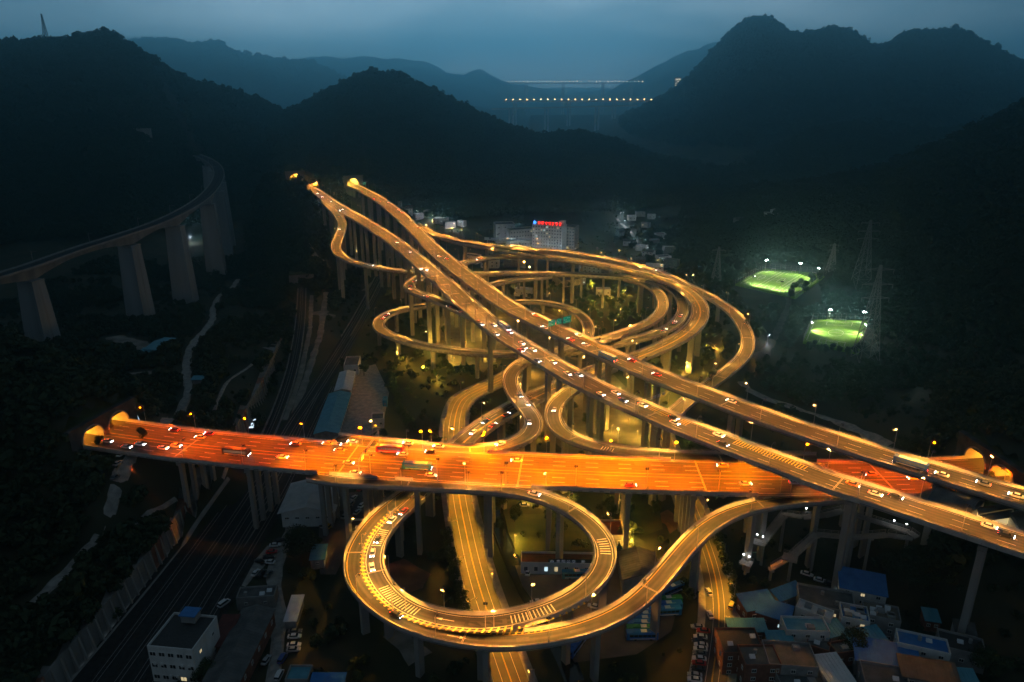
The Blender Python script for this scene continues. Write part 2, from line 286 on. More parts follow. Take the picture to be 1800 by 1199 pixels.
class Path:
    def __init__(self, pts, step=4.0):
        zc = np.array([float(p[2]) for p in pts]); z0, z1 = zc[0], zc[-1]
        for _ in range(5):                      # even gradients: smooth the heights along the way, then re-place the points
            w = [at(p[0], p[1], z) for p, z in zip(pts, zc)]
            a = np.array([tuple(p) for p in w]); sl = np.concatenate([[0], np.cumsum(np.linalg.norm(np.diff(a[:, :2], axis=0), axis=1))])
            u = np.linspace(-90, sl[-1] + 90, 400); zu = np.interp(u, sl, zc)
            k = np.exp(-(((sl[:, None] - u[None]) / 22.0) ** 2)); zc = (k * zu[None]).sum(1) / k.sum(1)
            zc[0], zc[-1] = z0, z1
        w = [at(p[0], p[1], z) for p, z in zip(pts, zc)]
        w = [w[0] * 2 - w[1]] + w + [w[-1] * 2 - w[-2]]
        fine = []
        for i in range(1, len(w) - 2):
            p0, p1, p2, p3 = w[i - 1], w[i], w[i + 1], w[i + 2]
            n = max(4, int((p2 - p1).length / 1.0))
            d1 = max(.01, (p1 - p0).length) ** .5; d2 = max(.01, (p2 - p1).length) ** .5; d3 = max(.01, (p3 - p2).length) ** .5
            for k in range(n):
                t = k / n * d2
                a1 = p0 * ((0 - t) / d1) + p1 * ((t + d1) / d1)
                a2 = p1 * ((d2 - t) / d2) + p2 * (t / d2)
                a3 = p2 * ((d2 + d3 - t) / d3) + p3 * ((t - d2) / d3)
                b1 = a1 * ((d2 - t) / (d2 + d1)) + a2 * ((t + d1) / (d2 + d1))
                b2 = a2 * ((d2 + d3 - t) / (d3 + d2)) + a3 * (t / (d3 + d2))
                fine.append(b1 * ((d2 - t) / d2) + b2 * (t / d2))
        fine.append(w[-2])
        P = np.array([tuple(p) for p in fine])
        s = np.concatenate([[0], np.cumsum(np.linalg.norm(np.diff(P[:, :2], axis=0), axis=1))])
        n = max(3, int(s[-1] / 2.0)); u = np.linspace(0, s[-1], n + 1)
        Q = np.stack([np.interp(u, s, P[:, k]) for k in range(3)], 1)
        for _ in range(14):                     # even out the hand-set points
            Q[1:-1] = Q[1:-1] * .5 + (Q[:-2] + Q[2:]) * .25
        s = np.concatenate([[0], np.cumsum(np.linalg.norm(np.diff(Q[:, :2], axis=0), axis=1))])
        self.len = float(s[-1]); n = max(3, int(round(self.len / step)))
        self.s = np.linspace(0, self.len, n + 1)
        self.p = np.stack([np.interp(self.s, s, Q[:, k]) for k in range(3)], 1)
        t = np.gradient(self.p[:, :2], axis=0); t /= np.linalg.norm(t, axis=1)[:, None]
        self.t = t; self.n = np.stack([-t[:, 1], t[:, 0]], 1)      # n points to the left of the way
    def q(self, s, off=0.0, dz=0.0):
        s = min(max(s, 0.0), self.len)
        x = np.interp(s, self.s, self.p[:, 0]); y = np.interp(s, self.s, self.p[:, 1]); z = np.interp(s, self.s, self.p[:, 2])
        nx = np.interp(s, self.s, self.n[:, 0]); ny = np.interp(s, self.s, self.n[:, 1]); k = 1 / max(1e-6, math.hypot(nx, ny))
        return Vector((x + nx * k * off, y + ny * k * off, z + dz))
    def ang(self, s):
        a = self.q(s - 1.0); b = self.q(s + 1.0); return math.atan2(b.y - a.y, b.x - a.x)
    def near(self, x, y):
        d = (self.p[:, 0] - x) ** 2 + (self.p[:, 1] - y) ** 2; i = int(d.argmin()); return float(self.s[i]), math.sqrt(float(d[i]))
    def at_pixel(self, px, py):
        """station and side offset of the point of the deck seen at a photo pixel"""
        best = None
        for i in range(len(self.s)):
            w = at(px, py, self.p[i, 2]); d = (self.p[i, 0] - w.x) ** 2 + (self.p[i, 1] - w.y) ** 2
            if best is None or d < best[0]: best = (d, i, w)
        d, i, w = best
        off = (w.x - self.p[i, 0]) * self.n[i, 0] + (w.y - self.p[i, 1]) * self.n[i, 1]
        along = (w.x - self.p[i, 0]) * self.t[i, 0] + (w.y - self.p[i, 1]) * self.t[i, 1]
        return float(self.s[i] + along), float(off)
PATH = {k: Path(v) for k, v in ROADS.items()}
SPATH = {k: Path(v) for k, v in STREETS.items()}
# ---------------------------------------------------------------- terrain: valley floor and the ridges round it
def vnoise(x, y, seed=0):
    """smooth value noise on numpy arrays, 0..1"""
    xi, yi = np.floor(x).astype(np.int64), np.floor(y).astype(np.int64); fx, fy = x - xi, y - yi
    fx, fy = fx * fx * (3 - 2 * fx), fy * fy * (3 - 2 * fy)
    def h(a, b):
        n = (a * 374761393 + b * 668265263 + seed * 144269) & 0x7fffffff
        n = ((n ^ (n >> 13)) * 1274126177) & 0x7fffffff
        return ((n ^ (n >> 16)) & 0xffff) / 65535.0
    return (h(xi, yi) * (1 - fx) + h(xi + 1, yi) * fx) * (1 - fy) + (h(xi, yi + 1) * (1 - fx) + h(xi + 1, yi + 1) * fx) * fy
def fbm(x, y, seed=0, n=4):
    s, a, t = 0, 1.0, 0
    for k in range(n): s = s + a * vnoise(x * 2 ** k, y * 2 ** k, seed + k); t += a; a *= .5
    return s / t
# crest lines: (photo x, photo y, distance), then length of the front and back slopes
RIDGES = [
 ('left_hill', [(-700,210,900),(-400,150,950),(-250,125,1000),(-100,100,1040),(0,87,1080),(60,80,1100),(110,79,1110),(160,73,1120),(200,71,1130),(230,90,1140),(260,107,1150),(300,134,1170),(340,154,1190),(400,166,1220),(450,184,1260),(500,208,1300),(560,250,1300),(620,290,1300),(660,330,1300)], 300, 700),
 ('knob', [(428,450,775),(438,390,775),(450,345,775),(466,322,772),(490,313,770),(518,329,765),(545,350,755),(562,365,750),(574,388,745),(580,418,740),(584,460,735)], 130, 200),
 ('centre_hill', [(430,260,1250),(470,228,1250),(500,210,1250),(530,193,1250),(560,181,1250),(600,158,1250),(630,143,1250),(655,135,1250),(690,139,1250),(720,151,1250),(760,168,1255),(800,188,1260),(830,203,1265),(870,222,1270),(900,233,1275),(930,243,1280),(970,248,1290),(1010,243,1300),(1040,246,1300),(1080,260,1300),(1130,280,1300),(1200,307,1300),(1270,337,1290),(1330,362,1270)], 345, 420),
 ('right_mountain', [(930,275,2900),(960,262,2900),(1000,247,2900),(1050,232,2900),(1100,212,2900),(1150,188,2900),(1190,160,2900),(1215,140,2900),(1240,113,2900),(1270,80,2900),(1300,52,2900),(1315,42,2900),(1335,38,2900),(1355,44,2900),(1380,62,2900),(1405,72,2900),(1430,64,2900),(1460,60,2900),(1490,62,2900),(1515,78,2900),(1535,92,2900),(1560,85,2900),(1590,68,2900),(1610,62,2900),(1645,66,2900),(1680,60,2900),(1705,68,2900),(1730,85,2900),(1760,100,2900),(1800,118,2900),(1950,150,2900),(2200,170,2900)], 1250, 1200),
 ('right_spur', [(1120,330,1650),(1200,318,1650),(1280,300,1650),(1360,270,1640),(1420,240,1620),(1480,225,1600),(1540,222,1600),(1600,232,1600),(1660,238,1600),(1740,225,1580),(1800,210,1560),(2000,190,1500)], 420, 500),
 ('right_hill', [(1180,392,900),(1250,376,900),(1330,354,890),(1400,340,880),(1480,324,860),(1560,302,840),(1640,270,810),(1720,230,790),(1800,190,770),(1900,150,740),(2100,100,700),(2500,60,650)], 285, 400),
 ('left_far_ridge', [(100,118,6000),(180,98,6000),(250,89,6000),(300,86,6000),(340,94,6000),(385,93,6000),(420,101,6000),(450,104,6000),(480,113,6000),(520,113,6000),(560,126,6000),(600,146,6000),(640,161,6000),(700,170,6000),(760,178,6000),(860,186,6000),(920,200,6000)], 1500, 1300),
 ('far_ridge', [(420,130,9000),(480,120,9000),(540,108,9000),(570,104,9000),(600,107,9000),(640,103,9000),(660,107,9000),(700,113,9000),(740,111,9000),(780,123,9000),(815,133,9000),(840,121,9000),(860,129,9000),(890,149,9000),(920,166,9000),(960,180,9000),(1000,205,9000)], 2000, 2000),
 ('far_right_ridge', [(900,236,8000),(950,226,8000),(1000,208,8000),(1040,182,8000),(1080,156,8000),(1120,134,8000),(1160,112,8000),(1200,94,8000),(1250,80,8000),(1310,74,8000),(1400,90,8000),(1600,100,8000)], 1400, 1600),
 ('dim_ridge', [(-900,150,9500),(-300,130,9500),(300,128,9500),(560,118,9500),(700,122,9500),(860,150,9500),(1000,165,9500),(1150,152,9500),(1300,120,9500),(1700,128,9500),(2400,140,11500)], 2000, 2500),
]
RW = []
for name, cr_, lf, lb in RIDGES:
    w = [far_at(*c) for c in cr_]
    RW.append((np.array([p.x / p.y for p in w]), np.array([p.z for p in w]), np.array([p.y for p in w]), lf, lb, name))
# tunnel portals: place, way into the hill, deck level, half width of the cutting
def portal_of(path, end, hw, dz=0.0):
    s = 0.0 if end == 0 else path.len
    p = path.q(s); a = path.ang(min(max(s, 1.5), path.len - 1.5)) + (PI if end == 0 else 0)
    return (p.x, p.y, a, p.z, hw)
PORT = {'west': portal_of(PATH['O'], 0, 15), 'east': portal_of(PATH['O'], 1, 15), 'a1': portal_of(PATH['A1'], 0, 9), 'a2': portal_of(PATH['A2'], 0, 9)}
QP = PATH['Q'].p[PATH['Q'].p[:, 2] < 14.0]
WALL_PX = [(505,585),(488,640),(470,685),(452,722),(432,757),(392,838),(330,925),(262,1018),(190,1110),(110,1210),(40,1300)]
WALLP = np.array([tuple(at(*p, 0))[:2] for p in WALL_PX])[::-1]
PADS = [(at(1364,494,3).x, at(1364,494,3).y, 50.0, 1.6), (at(1470,586,3).x, at(1470,586,3).y, 40.0, 1.6)]
def hfun(X, Y):
    X = np.asarray(X, float); Y = np.asarray(Y, float); a = X / np.maximum(Y, 60.0)
    base = -0.25 - 0.5 * fbm(X / 18, Y / 18, 3, 3)
    base = base - 45 * np.clip((Y - 1450) / 700, 0, 1) * np.clip((11000 - Y) / 900, 0, 1)
    h = base.copy()
    rough = fbm(X / 150, Y / 150, 11, 4) - .5
    fine = fbm(X / 26, Y / 26, 31, 3) - .5
    for ac, zc, yc, lf, lb, nm in RW:
        z = np.interp(a, ac, zc); y0 = np.interp(a, ac, yc)
        edge = np.clip((a - ac[0]) / .03, 0, 1) * np.clip((ac[-1] - a) / .03, 0, 1)
        d = Y - y0; wob = 1 + .25 * rough
        t = np.where(d < 0, -d / (lf * wob), d / lb)
        f = np.where(t < 1, (0.5 + 0.5 * np.cos(PI * np.clip(t, 0, 1))), 0)
        f = np.where(d < 0, f ** 0.85, f)
        hh = (z * f + np.minimum(t, .5) * 2 * (1 - t).clip(0) * (rough * 0.22 * z)) * edge + (fine * z * .05) * f * edge
        if yc.min() > 3500: hh = hh + (fbm(X / 330, Y / 330, 91, 3) - .5) * 170 * f * edge
        h = np.maximum(h, np.where(f * edge > 0.002, hh, -99))
    # near slopes that the crossing viaduct tunnels into
    wx = -147 + 6 * (fbm(Y / 60, X / 60, 5, 2) - .5)
    sl = np.clip((wx - X), 0, 400) * (.45 + .30 * np.exp(-((Y - 290) / 30) ** 2)) * np.clip((Y - 40) / 90, 0, 1) * np.clip((430 - Y) / 110, 0, 1)
    h = np.maximum(h, np.where(sl > 0.3, 95 * (1 - np.exp(-sl / 95)) * (1 + .3 * rough) + fine * 3, -99))
    ex = 186 - 0.25 * (Y - 254) + 8 * (fbm(Y / 50, X / 50, 6, 2) - .5)
    sl = np.clip((X - ex), 0, 400) * .60 * np.clip((Y - 226) / 22, 0, 1) * np.clip((410 - Y) / 110, 0, 1)
    h = np.maximum(h, np.where(sl > 0.3, 110 * (1 - np.exp(-sl / 110)) * (1 + .3 * rough) + fine * 3, -99))
    # terrace held up by the long retaining wall beside the railway
    wl_ = np.interp(Y, WALLP[:, 1], WALLP[:, 0])
    d = wl_ - 1.2 - X
    te = 8.2 * np.clip((Y - 120) / 30, 0, 1) * np.clip((525 - Y) / 70, 0, 1)
    h = np.where((d > 0) & (te > 0), np.maximum(h, te + np.clip(d, 0, 60) * .10 + .6 * fine), h)
    # cuttings in front of the portals, cover behind them
    for (px, py, an, pz, hw) in PORT.values():
        al = (X - px) * math.cos(an) + (Y - py) * math.sin(an); la = np.abs(-(X - px) * math.sin(an) + (Y - py) * math.cos(an))
        emb = pz - 2.3 - np.clip(-al - (24 if hw > 12 else 5), 0, 99) * .95 - np.clip(la - hw - 10, 0, 99) * .8
        h = np.where((al <= 0) & (al > -90), np.maximum(h, emb), h)
        h = np.where((al <= 0) & (al > -70) & (la < hw + 4), np.minimum(h, pz - 2.3 + np.clip(la - hw + 4, 0, 9) * .9), h)
        c = (al > 0) & (al < 90)
        h = np.where(c, np.maximum(h, np.minimum(pz + 10.5 + .35 * al - np.clip(la - hw - 1, 0, 90) * .9, pz + 40)), h)
    # levelled ground under the sports pitches
    for cx_, cy_, r0, zp in PADS:
        d = np.hypot(X - cx_, Y - cy_); k = np.clip((d - r0) / 30, 0, 1); h = np.where(d < r0 + 30, h * k + zp * (1 - k), h)
        front = (np.hypot(X - cx_ * .8, Y - cy_ * .8) < r0 * 1.1); h = np.where(front, np.minimum(h, zp + 2), h)
    # bank that carries the outermost ramp down
    bb = (X > QP[:, 0].min() - 30) & (X < QP[:, 0].max() + 30) & (Y > QP[:, 1].min() - 30) & (Y < QP[:, 1].max() + 30)
    if bb.any():
        xb, yb = X[bb], Y[bb]; e = np.full(xb.shape, -99.0)
        for q in QP: e = np.maximum(e, q[2] - 1.9 - np.clip(np.hypot(xb - q[0], yb - q[1]) - 5.5, 0, 99) * .55)
        h[bb] = np.maximum(h[bb], e)
    return h
def gz(x, y): return float(hfun(np.array([x]), np.array([y]))[0])
NR, NC = 440, 430
rr = 100 * (17500 / 100) ** (np.arange(NR) / (NR - 1)) - 400
aa = np.linspace(-1, 1, NC); aa = 1.45 * (0.75 * aa + 0.25 * aa ** 3)
GY, GA = np.meshgrid(rr, aa, indexing='ij'); GX = GA * (GY + 400)
GZ = hfun(GX.ravel(), GY.ravel()).reshape(GX.shape)
idx = np.arange(NR * NC).reshape(NR, NC)
fa = np.stack([idx[:-1, :-1].ravel(), idx[:-1, 1:].ravel(), idx[1:, 1:].ravel(), idx[1:, :-1].ravel()], 1)
keep = np.ones(len(fa), bool)
gx, gy = GX.ravel(), GY.ravel()
for (px, py, an, pz, hw) in PORT.values():              # open the hillside where the portal walls stand
    al = (gx - px) * math.cos(an) + (gy - py) * math.sin(an); la = np.abs(-(gx - px) * math.sin(an) + (gy - py) * math.cos(an))
    near = (la[fa] < hw - .5).any(1) & ((al[fa] > 0).any(1) & (al[fa] <= 0).any(1))
    keep &= ~near
wd = np.interp(gy, WALLP[:, 1], WALLP[:, 0]) - gx
gzz = GZ.ravel()
keep &= ~(((wd[fa] > 0).any(1) & (wd[fa] <= 1.2).any(1)) & ((gzz[fa].max(1) - gzz[fa].min(1)) > 3) & (gy[fa] > 130).all(1) & (gy[fa] < 372).all(1) & (gzz[fa].max(1) < 25))
fa = fa[keep]
me = bpy.data.meshes.new('terrain'); me.vertices.add(NR * NC); me.vertices.foreach_set('co', np.stack([gx, gy, GZ.ravel()], 1).ravel())
me.loops.add(len(fa) * 4); me.polygons.add(len(fa)); me.loops.foreach_set('vertex_index', fa.ravel())
me.polygons.foreach_set('loop_start', np.arange(len(fa)) * 4); me.polygons.foreach_set('loop_total', np.full(len(fa), 4)); me.polygons.foreach_set('use_smooth', np.ones(len(fa), bool))
M_TERR = mat('valley_soil_and_scrub', (0.020, 0.030, 0.012), (0.062, 0.060, 0.034), 0.035, 0.95, bump=0.5, detail=12)
me.materials.append(M_TERR); me.update(); me.validate()
link('terrain', me, kind='structure')

def hit(px, py, y0=90.0, y1=6000.0):
    """first point of the terrain seen through a photo pixel"""
    d = pix(px, py); ys = y0 * (y1 / y0) ** (np.arange(1500) / 1499.0); t = ys / d.y
    X, Z = d.x * t, CAM_H + d.z * t; H = hfun(X, ys); k = np.argmax(Z < H)
    if not (Z < H).any(): k = len(ys) - 1
    return Vector((X[k], ys[k], H[k]))
# ---------------------------------------------------------------- where nothing may grow
OX, OY, ON = -520.0, 90.0, 2.0
OCC = np.zeros((560, 520), bool)                       # rows y, columns x, 2 m cells
def block(x, y, r):
    i0, i1 = int((y - r - OY) / ON), int((y + r - OY) / ON) + 1; j0, j1 = int((x - r - OX) / ON), int((x + r - OX) / ON) + 1
    OCC[max(0, i0):max(0, i1), max(0, j0):max(0, j1)] = True
def blocked(x, y):
    i, j = int((y - OY) / ON), int((x - OX) / ON)
    return 0 <= i < OCC.shape[0] and 0 <= j < OCC.shape[1] and OCC[i, j]
def inside(poly, x, y):
    c = False; n = len(poly)
    for i in range(n):
        x1, y1 = poly[i][0], poly[i][1]; x2, y2 = poly[i - 1][0], poly[i - 1][1]
        if (y1 > y) != (y2 > y) and x < (x2 - x1) * (y - y1) / (y2 - y1) + x1: c = not c
    return c
def block_poly(poly, grow=1.0):
    xs, ys = [p[0] for p in poly], [p[1] for p in poly]
    for x in np.arange(min(xs), max(xs), 2):
        for y in np.arange(min(ys), max(ys), 2):
            if inside(poly, x, y): block(x, y, grow)
# ---------------------------------------------------------------- elevated roads
def strip(path, o0, o1, dz, s0=0.0, s1=None, step=4.0):
    """flat ribbon between two side offsets"""
    s1 = path.len if s1 is None else s1; n = max(1, int(math.ceil((s1 - s0) / step))); vs, fs = [], []
    for i in range(n + 1):
        s = s0 + (s1 - s0) * i / n; vs += [path.q(s, o0, dz), path.q(s, o1, dz)]
    fs = [(2 * i, 2 * i + 2, 2 * i + 3, 2 * i + 1) for i in range(n)]
    if o1 > o0: fs = [f[::-1] for f in fs]
    return vs, fs
def profile(path, prof, s0=0.0, s1=None, step=4.0):
    s1 = path.len if s1 is None else s1; n = max(1, int(math.ceil((s1 - s0) / step)))
    return [[path.q(s0 + (s1 - s0) * i / n, o, z) for o, z in prof] for i in range(n + 1)]
def clear_spot(x, y, skip, rad):
    """no lower road or street in the way of a pier"""
    z = PATH[skip].p[PATH[skip].near(x, y)[0].__int__() // 4 if False else 0, 2]
    for k, p in list(PATH.items()) + list(SPATH.items()):
        s, d = p.near(x, y)
        w = ROAD_W.get(k, 9.0) / 2 + rad
        if k == skip:
            continue
        zo = p.q(s).z; zs = PATH[skip].q(PATH[skip].near(x, y)[0]).z
        if d < w and zo < zs + 1.0: return False
    return True
VIAD = {}
M_PATCH = mat('dark_patch_asphalt', (.016, .0155, .015), (.026, .025, .024), .6, .8)
M_PATCH_L = mat('pale_patch_asphalt', (.055, .052, .05), (.075, .071, .068), .6, .85)
def viaduct(key, name, label, depth=1.9, span=30.0, pier='single', marks=(), gap_l=(), gap_r=(), joint=64.0, cat='viaduct', ends=(0, 0), s_first=14.0, pier_cap=True):
    p = PATH[key]; w = ROAD_W[key] + 1.0; h = w / 2
    root = thing(name, label, cat, group='elevated roads of the interchange'); VIAD[key] = root
    prof = [(-h, 0), (h, 0), (h, -.45), (h * .62, -.85), (h * .5, -depth), (-h * .5, -depth), (-h * .62, -.85), (-h, -.45)]
    MB().sweep(profile(p, prof)).build('deck', M_CONC_D, root)
    cb = MB().add(*strip(p, -h + .5, h - .5, .10)); co = cb.build('carriageway', M_ASPHALT, root)
    uvl = co.data.uv_layers.new(name='way'); nv = len(cb.v) // 2
    for lp in co.data.loops: i, sd = divmod(lp.vertex_index, 2); uvl.data[lp.index].uv = ((-h + .5) if sd == 0 else (h - .5), p.len * i / max(1, nv - 1))
    def runs(gaps):
        a, o = 0.0, []
        for g0, g1 in sorted(gaps):
            if g0 > a + 1: o.append((a, g0))
            a = max(a, g1)
        if a < p.len - 1: o.append((a, p.len))
        return o
    for sgn, gaps in ((1, gap_l), (-1, gap_r)):
        for a, b in runs(gaps):
            e = sgn * h
            MB().sweep(profile(p, [(e, -.55), (e, 1.3), (e - sgn * .22, 1.3), (e - sgn * .26, .35), (e - sgn * .48, .0), (e - sgn * .48, -.02)][::-sgn], a, b)).build('parapet', M_PARA, root)
            ra = MB(); rows = []
            for o in (.06, .17): pass
            n = int((b - a) / 4)
            for i in range(n):
                q0, q1 = p.q(a + i * 4, e - sgn * .11, 1.3), p.q(a + i * 4 + 4, e - sgn * .11, 1.3)
                ra.bar(q0 + Vector((0, 0, .38)), q1 + Vector((0, 0, .38)), .09, .09)
                ra.bar(q0, q0 + Vector((0, 0, .38)), .09, .09)
            if ra.v: ra.build('railing', M_STEEL, root, kind='stuff')
    # painted lines
    mk = MB(); yk = MB()
    for kind, off, s0, s1 in marks:
        s1 = p.len if s1 is None else s1
        t = yk if kind[0] == 'y' else mk; k = kind[1:]
        if k == 'solid': t.add(*strip(p, off - .09, off + .09, .13, s0, s1))
        if k == 'dash':
            s = s0
            while s + 5 < s1: t.add(*strip(p, off - .08, off + .08, .13, s, s + 5, 5)); s += 13
        if k == 'hatch':
            s = s0
            while s < s1: t.add([p.q(s, off - .9, .20), p.q(s + .6, off - .9, .20), p.q(s + 1.3, off + .9, .20), p.q(s + .7, off + .9, .20)], [(0, 1, 2, 3)]); s += 2.0
        if k == 'bars':
            s = s0
            while s < s1: t.add(*strip(p, off - 1.7, off + 1.7, .13, s, s + .32, 1)); s += 1.2
        if k == 'wbars':
            s = s0
            while s < s1:
                for o in range(5): t.add(*strip(p, off + 1.2 * o - 3, off + 1.2 * o - 2.5, .13, s, s + 1.4, 2))
                s += 22
        if k == 'arrow':
            sg = 1 if s1 > s0 else -1
            def P(ds, o): return p.q(s0 + sg * ds, off + sg * o, .13)
            t.add([P(0, -.1), P(0, .1), P(4, .1), P(4, -.1)], [(0, 1, 2, 3)]); t.add([P(4, -.5), P(4, .5), P(6.2, 0)], [(0, 1, 2)])
    if mk.v: mk.build('lane_marking', M_PAINT, root, kind='stuff')
    if yk.v: yk.build('lane_marking', M_PAINT_Y, root, kind='stuff')
    pb = MB(); rp = random.Random(key)
    for _ in range(int(p.len / 16)):
        a = rp.uniform(4, p.len - 16); o = rp.uniform(-h + 1.2, h - 3.6); pb.add(*strip(p, o, o + rp.choice([1.6, 2.6, 3.2]) * (.7 if w < 9 else 1), .115, a, a + rp.uniform(2, 12), 4), m=rp.choice([0, 0, 1]))
    pb.build('repair_patch', [M_PATCH, M_PATCH_L], root, kind='stuff')
    s = joint * .6
    while s < p.len - 10:
        MB().add(*strip(p, -h + .5, h - .5, .14, s, s + .55, 1)).add(*strip(p, -h + .5, h - .5, .15, s + .16, s + .4, 1), m=1).build('expansion_joint', [M_PARA, M_JOINT], root)
        s += joint
    # piers down to the valley floor
    s = s_first
    while s < p.len - 6:
        for ds in (0, 3, -3, 6, -6, 9, -9, 12, -12):
            q = p.q(s + ds, 0, -depth)
            offs = {'single': [0], 'twin': [-w * .24, w * .24], 'quad': [-w * .36, -w * .13, w * .13, w * .36]}[pier]
            spots = [p.q(s + ds, o, -depth) for o in offs]
            if all(clear_spot(a.x, a.y, key, 2.0) for a in spots): break
        else: s += span; continue
        rz = p.ang(s + ds); g = min(gz(a.x, a.y) for a in spots) - 2.0
        if q.z - g > 5:
            if pier == 'single':
                sx, sy = (1.7, 2.6) if w < 9.5 else (2.0, 3.6)
                b = MB().box((q.x, q.y, (g + q.z - 1.6) / 2), (sx, sy, q.z - 1.6 - g), rz)
                o = b.build('pier', M_CONC, root)
                hw_ = h * .5
                ca, sa = math.cos(rz), math.sin(rz); rows = []
                for zz, k in ((q.z - 1.62, sy / 2), (q.z - .9, sy / 2 * .6 + hw_ * .4), (q.z + .02, hw_)):
                    rows.append([Vector((q.x + x * ca - y * sa, q.y + x * sa + y * ca, zz)) for x, y in ((-sx / 2, -k), (sx / 2, -k), (sx / 2, k), (-sx / 2, k))])
                MB().sweep(rows).build('pier_cap', M_CONC, o)
            else:
                for i, a in enumerate(spots):
                    sx, sy = (2.1, 2.5) if pier == 'twin' else (1.7, 1.7)
                    o = MB().box((a.x, a.y, (g + q.z - 1.5) / 2), (sx, sy, q.z - 1.5 - g), rz).build('pier', M_CONC, root)
                L = w * .62 if pier == 'twin' else w * .84
                MB().box((q.x, q.y, q.z - .77), (2.4, L, 1.55), rz).build('pier_cap', M_CONC, root)
        s += span
    return root
def sides(w, col='w', s0=0, s1=None): return [(col + 'solid', w / 2 - .75, s0, s1), (col + 'solid', -w / 2 + .75, s0, s1)]
def span_near(key, other, extra=0.0, lo=0, hi=None):
    """stations of one road that lie within reach of another road at about the same level"""
    p, o = PATH[key], PATH[other]; r = ROAD_W[key] / 2 + ROAD_W[other] / 2 + .6 + extra; hit = []
    for s in np.arange(lo, hi if hi else p.len, 2.0):
        q = p.q(s); s2, d = o.near(q.x, q.y)
        if d < r and abs(o.q(s2).z - q.z) < 2.2: hit.append(s)
    return (min(hit), max(hit)) if hit else None
def join_gap(key, other, side, edge=0.35):
    """where the parapet on one side of a road would stand on another road's deck"""
    p, o = PATH[key], PATH[other]; e = (ROAD_W[key] / 2 + .3) * side; hit = []
    for s in np.arange(0, p.len, 2.0):
        q = p.q(s, e); s2, d = o.near(q.x, q.y)
        if d < ROAD_W[other] / 2 + edge and abs(o.q(s2).z - q.z) < 2.4 and 1 < s2 < o.len - 1: hit.append(float(s))
    runs = []
    for s in hit:
        if runs and s - runs[-1][1] <= 2.1: runs[-1][1] = s
        else: runs.append([s, s])
    return [(a - 1.5, b + 1.5) for a, b in runs]
def gaps(key, others):
    l, r = [], []
    for o in others: l += join_gap(key, o, 1); r += join_gap(key, o, -1)
    return dict(gap_l=l, gap_r=r)
A3 = lambda w: sides(w) + [('wdash', -1.85, 0, None), ('wdash', 1.85, 0, None)]
viaduct('A1', 'road_viaduct', 'upper three lane carriageway running from the right lit far tunnel to the lower right corner', 2.6, 40, 'twin', A3(13) + [('ybars', 4.6, 590, 620)], **gaps('A1', ['G', 'Q', 'A2']), joint=80)
viaduct('A2', 'road_viaduct', 'lower three lane carriageway with oncoming headlights crossing over the orange viaduct', 2.6, 40, 'twin',
        A3(13) + [('wwbars', 0, 500, 600), ('ybars', 4.2, 762, 784), ('ybars', 4.2, 806, 836)], **gaps('A2', ['E', 'P', 'A1']), joint=80)
viaduct('O', 'road_viaduct', 'broad orange lit dual carriageway viaduct crossing the picture between two hill tunnels', 2.0, 30, 'quad',
        [('wsolid', 11.6, 0, None), ('wsolid', -11.6, 0, None), ('ysolid', 1.1, 0, None), ('ysolid', -1.1, 0, None)] + [('wdash', o, 0, None) for o in (4.6, 8.1, -4.6, -8.1)], **gaps('O', ['L', 'R2', 'V', 'X2']), joint=70)
viaduct('G', 'road_ramp', 'wide two way ramp with yellow centre line bending into the big right hand curve', 2.0, 32, 'single', sides(10.5) + [('ysolid', .25, 0, None), ('ysolid', -.25, 0, None), ('wdash', 2.6, 60, None)], **gaps('G', ['Q', 'E', 'A1', 'P', 'L', 'R2', 'X2']))
viaduct('Q', 'road_ramp', 'outermost ramp that leaves the upper carriageway and curves down to the dark slope', 1.8, 32, 'single', sides(8), **gaps('Q', ['A1', 'G']))
viaduct('E', 'road_ramp', 'hairpin ramp with white headlights merging into the left side of the lower carriageway', 1.8, 30, 'single', sides(7), **gaps('E', ['A2', 'G', 'P']))
viaduct('P', 'road_ramp', 'long spiral ramp that leaves the lower carriageway and sweeps round the low left loop', 1.8, 32, 'single', sides(7.2), **gaps('P', ['A2', 'V', 'G', 'E']))
viaduct('V', 'road_ramp', 'winding ramp from the inner oval down an S bend to the orange viaduct', 1.8, 30, 'single', sides(7.2), **gaps('V', ['P', 'O', 'X2']))
viaduct('X2', 'road_ramp', 'short curl of ramp joining the orange viaduct beneath the lower carriageway', 1.8, 28, 'single', sides(7.2) + [('wbars', 0, 118, 124)], **gaps('X2', ['O', 'G', 'V']))
viaduct('T', 'road_ramp', 'low ramp loop behind the green gantry sign', 1.5, 28, 'single', sides(7))
viaduct('L', 'road_ramp', 'round loop ramp in the foreground circling back beneath the orange viaduct', 1.8, 28, 'single',
        sides(6.4) + [('wbars', 0, 121, 129), ('wbars', 0, 159, 173), ('wbars', 0, 203, 222), ('wbars', 0, 246, 256), ('warrow', 0, 190, 200), ('yhatch', 3.6, 150, 268)], **gaps('L', ['O', 'R2', 'G']))
viaduct('R2', 'road_ramp', 'S shaped foreground ramp wrapping the outside of the round loop', 1.8, 28, 'single', sides(6.4, 'y') + [('warrow', 0, 172, 160), ('yhatch', -3.5, 142, 262)], **gaps('R2', ['O', 'L', 'G']))
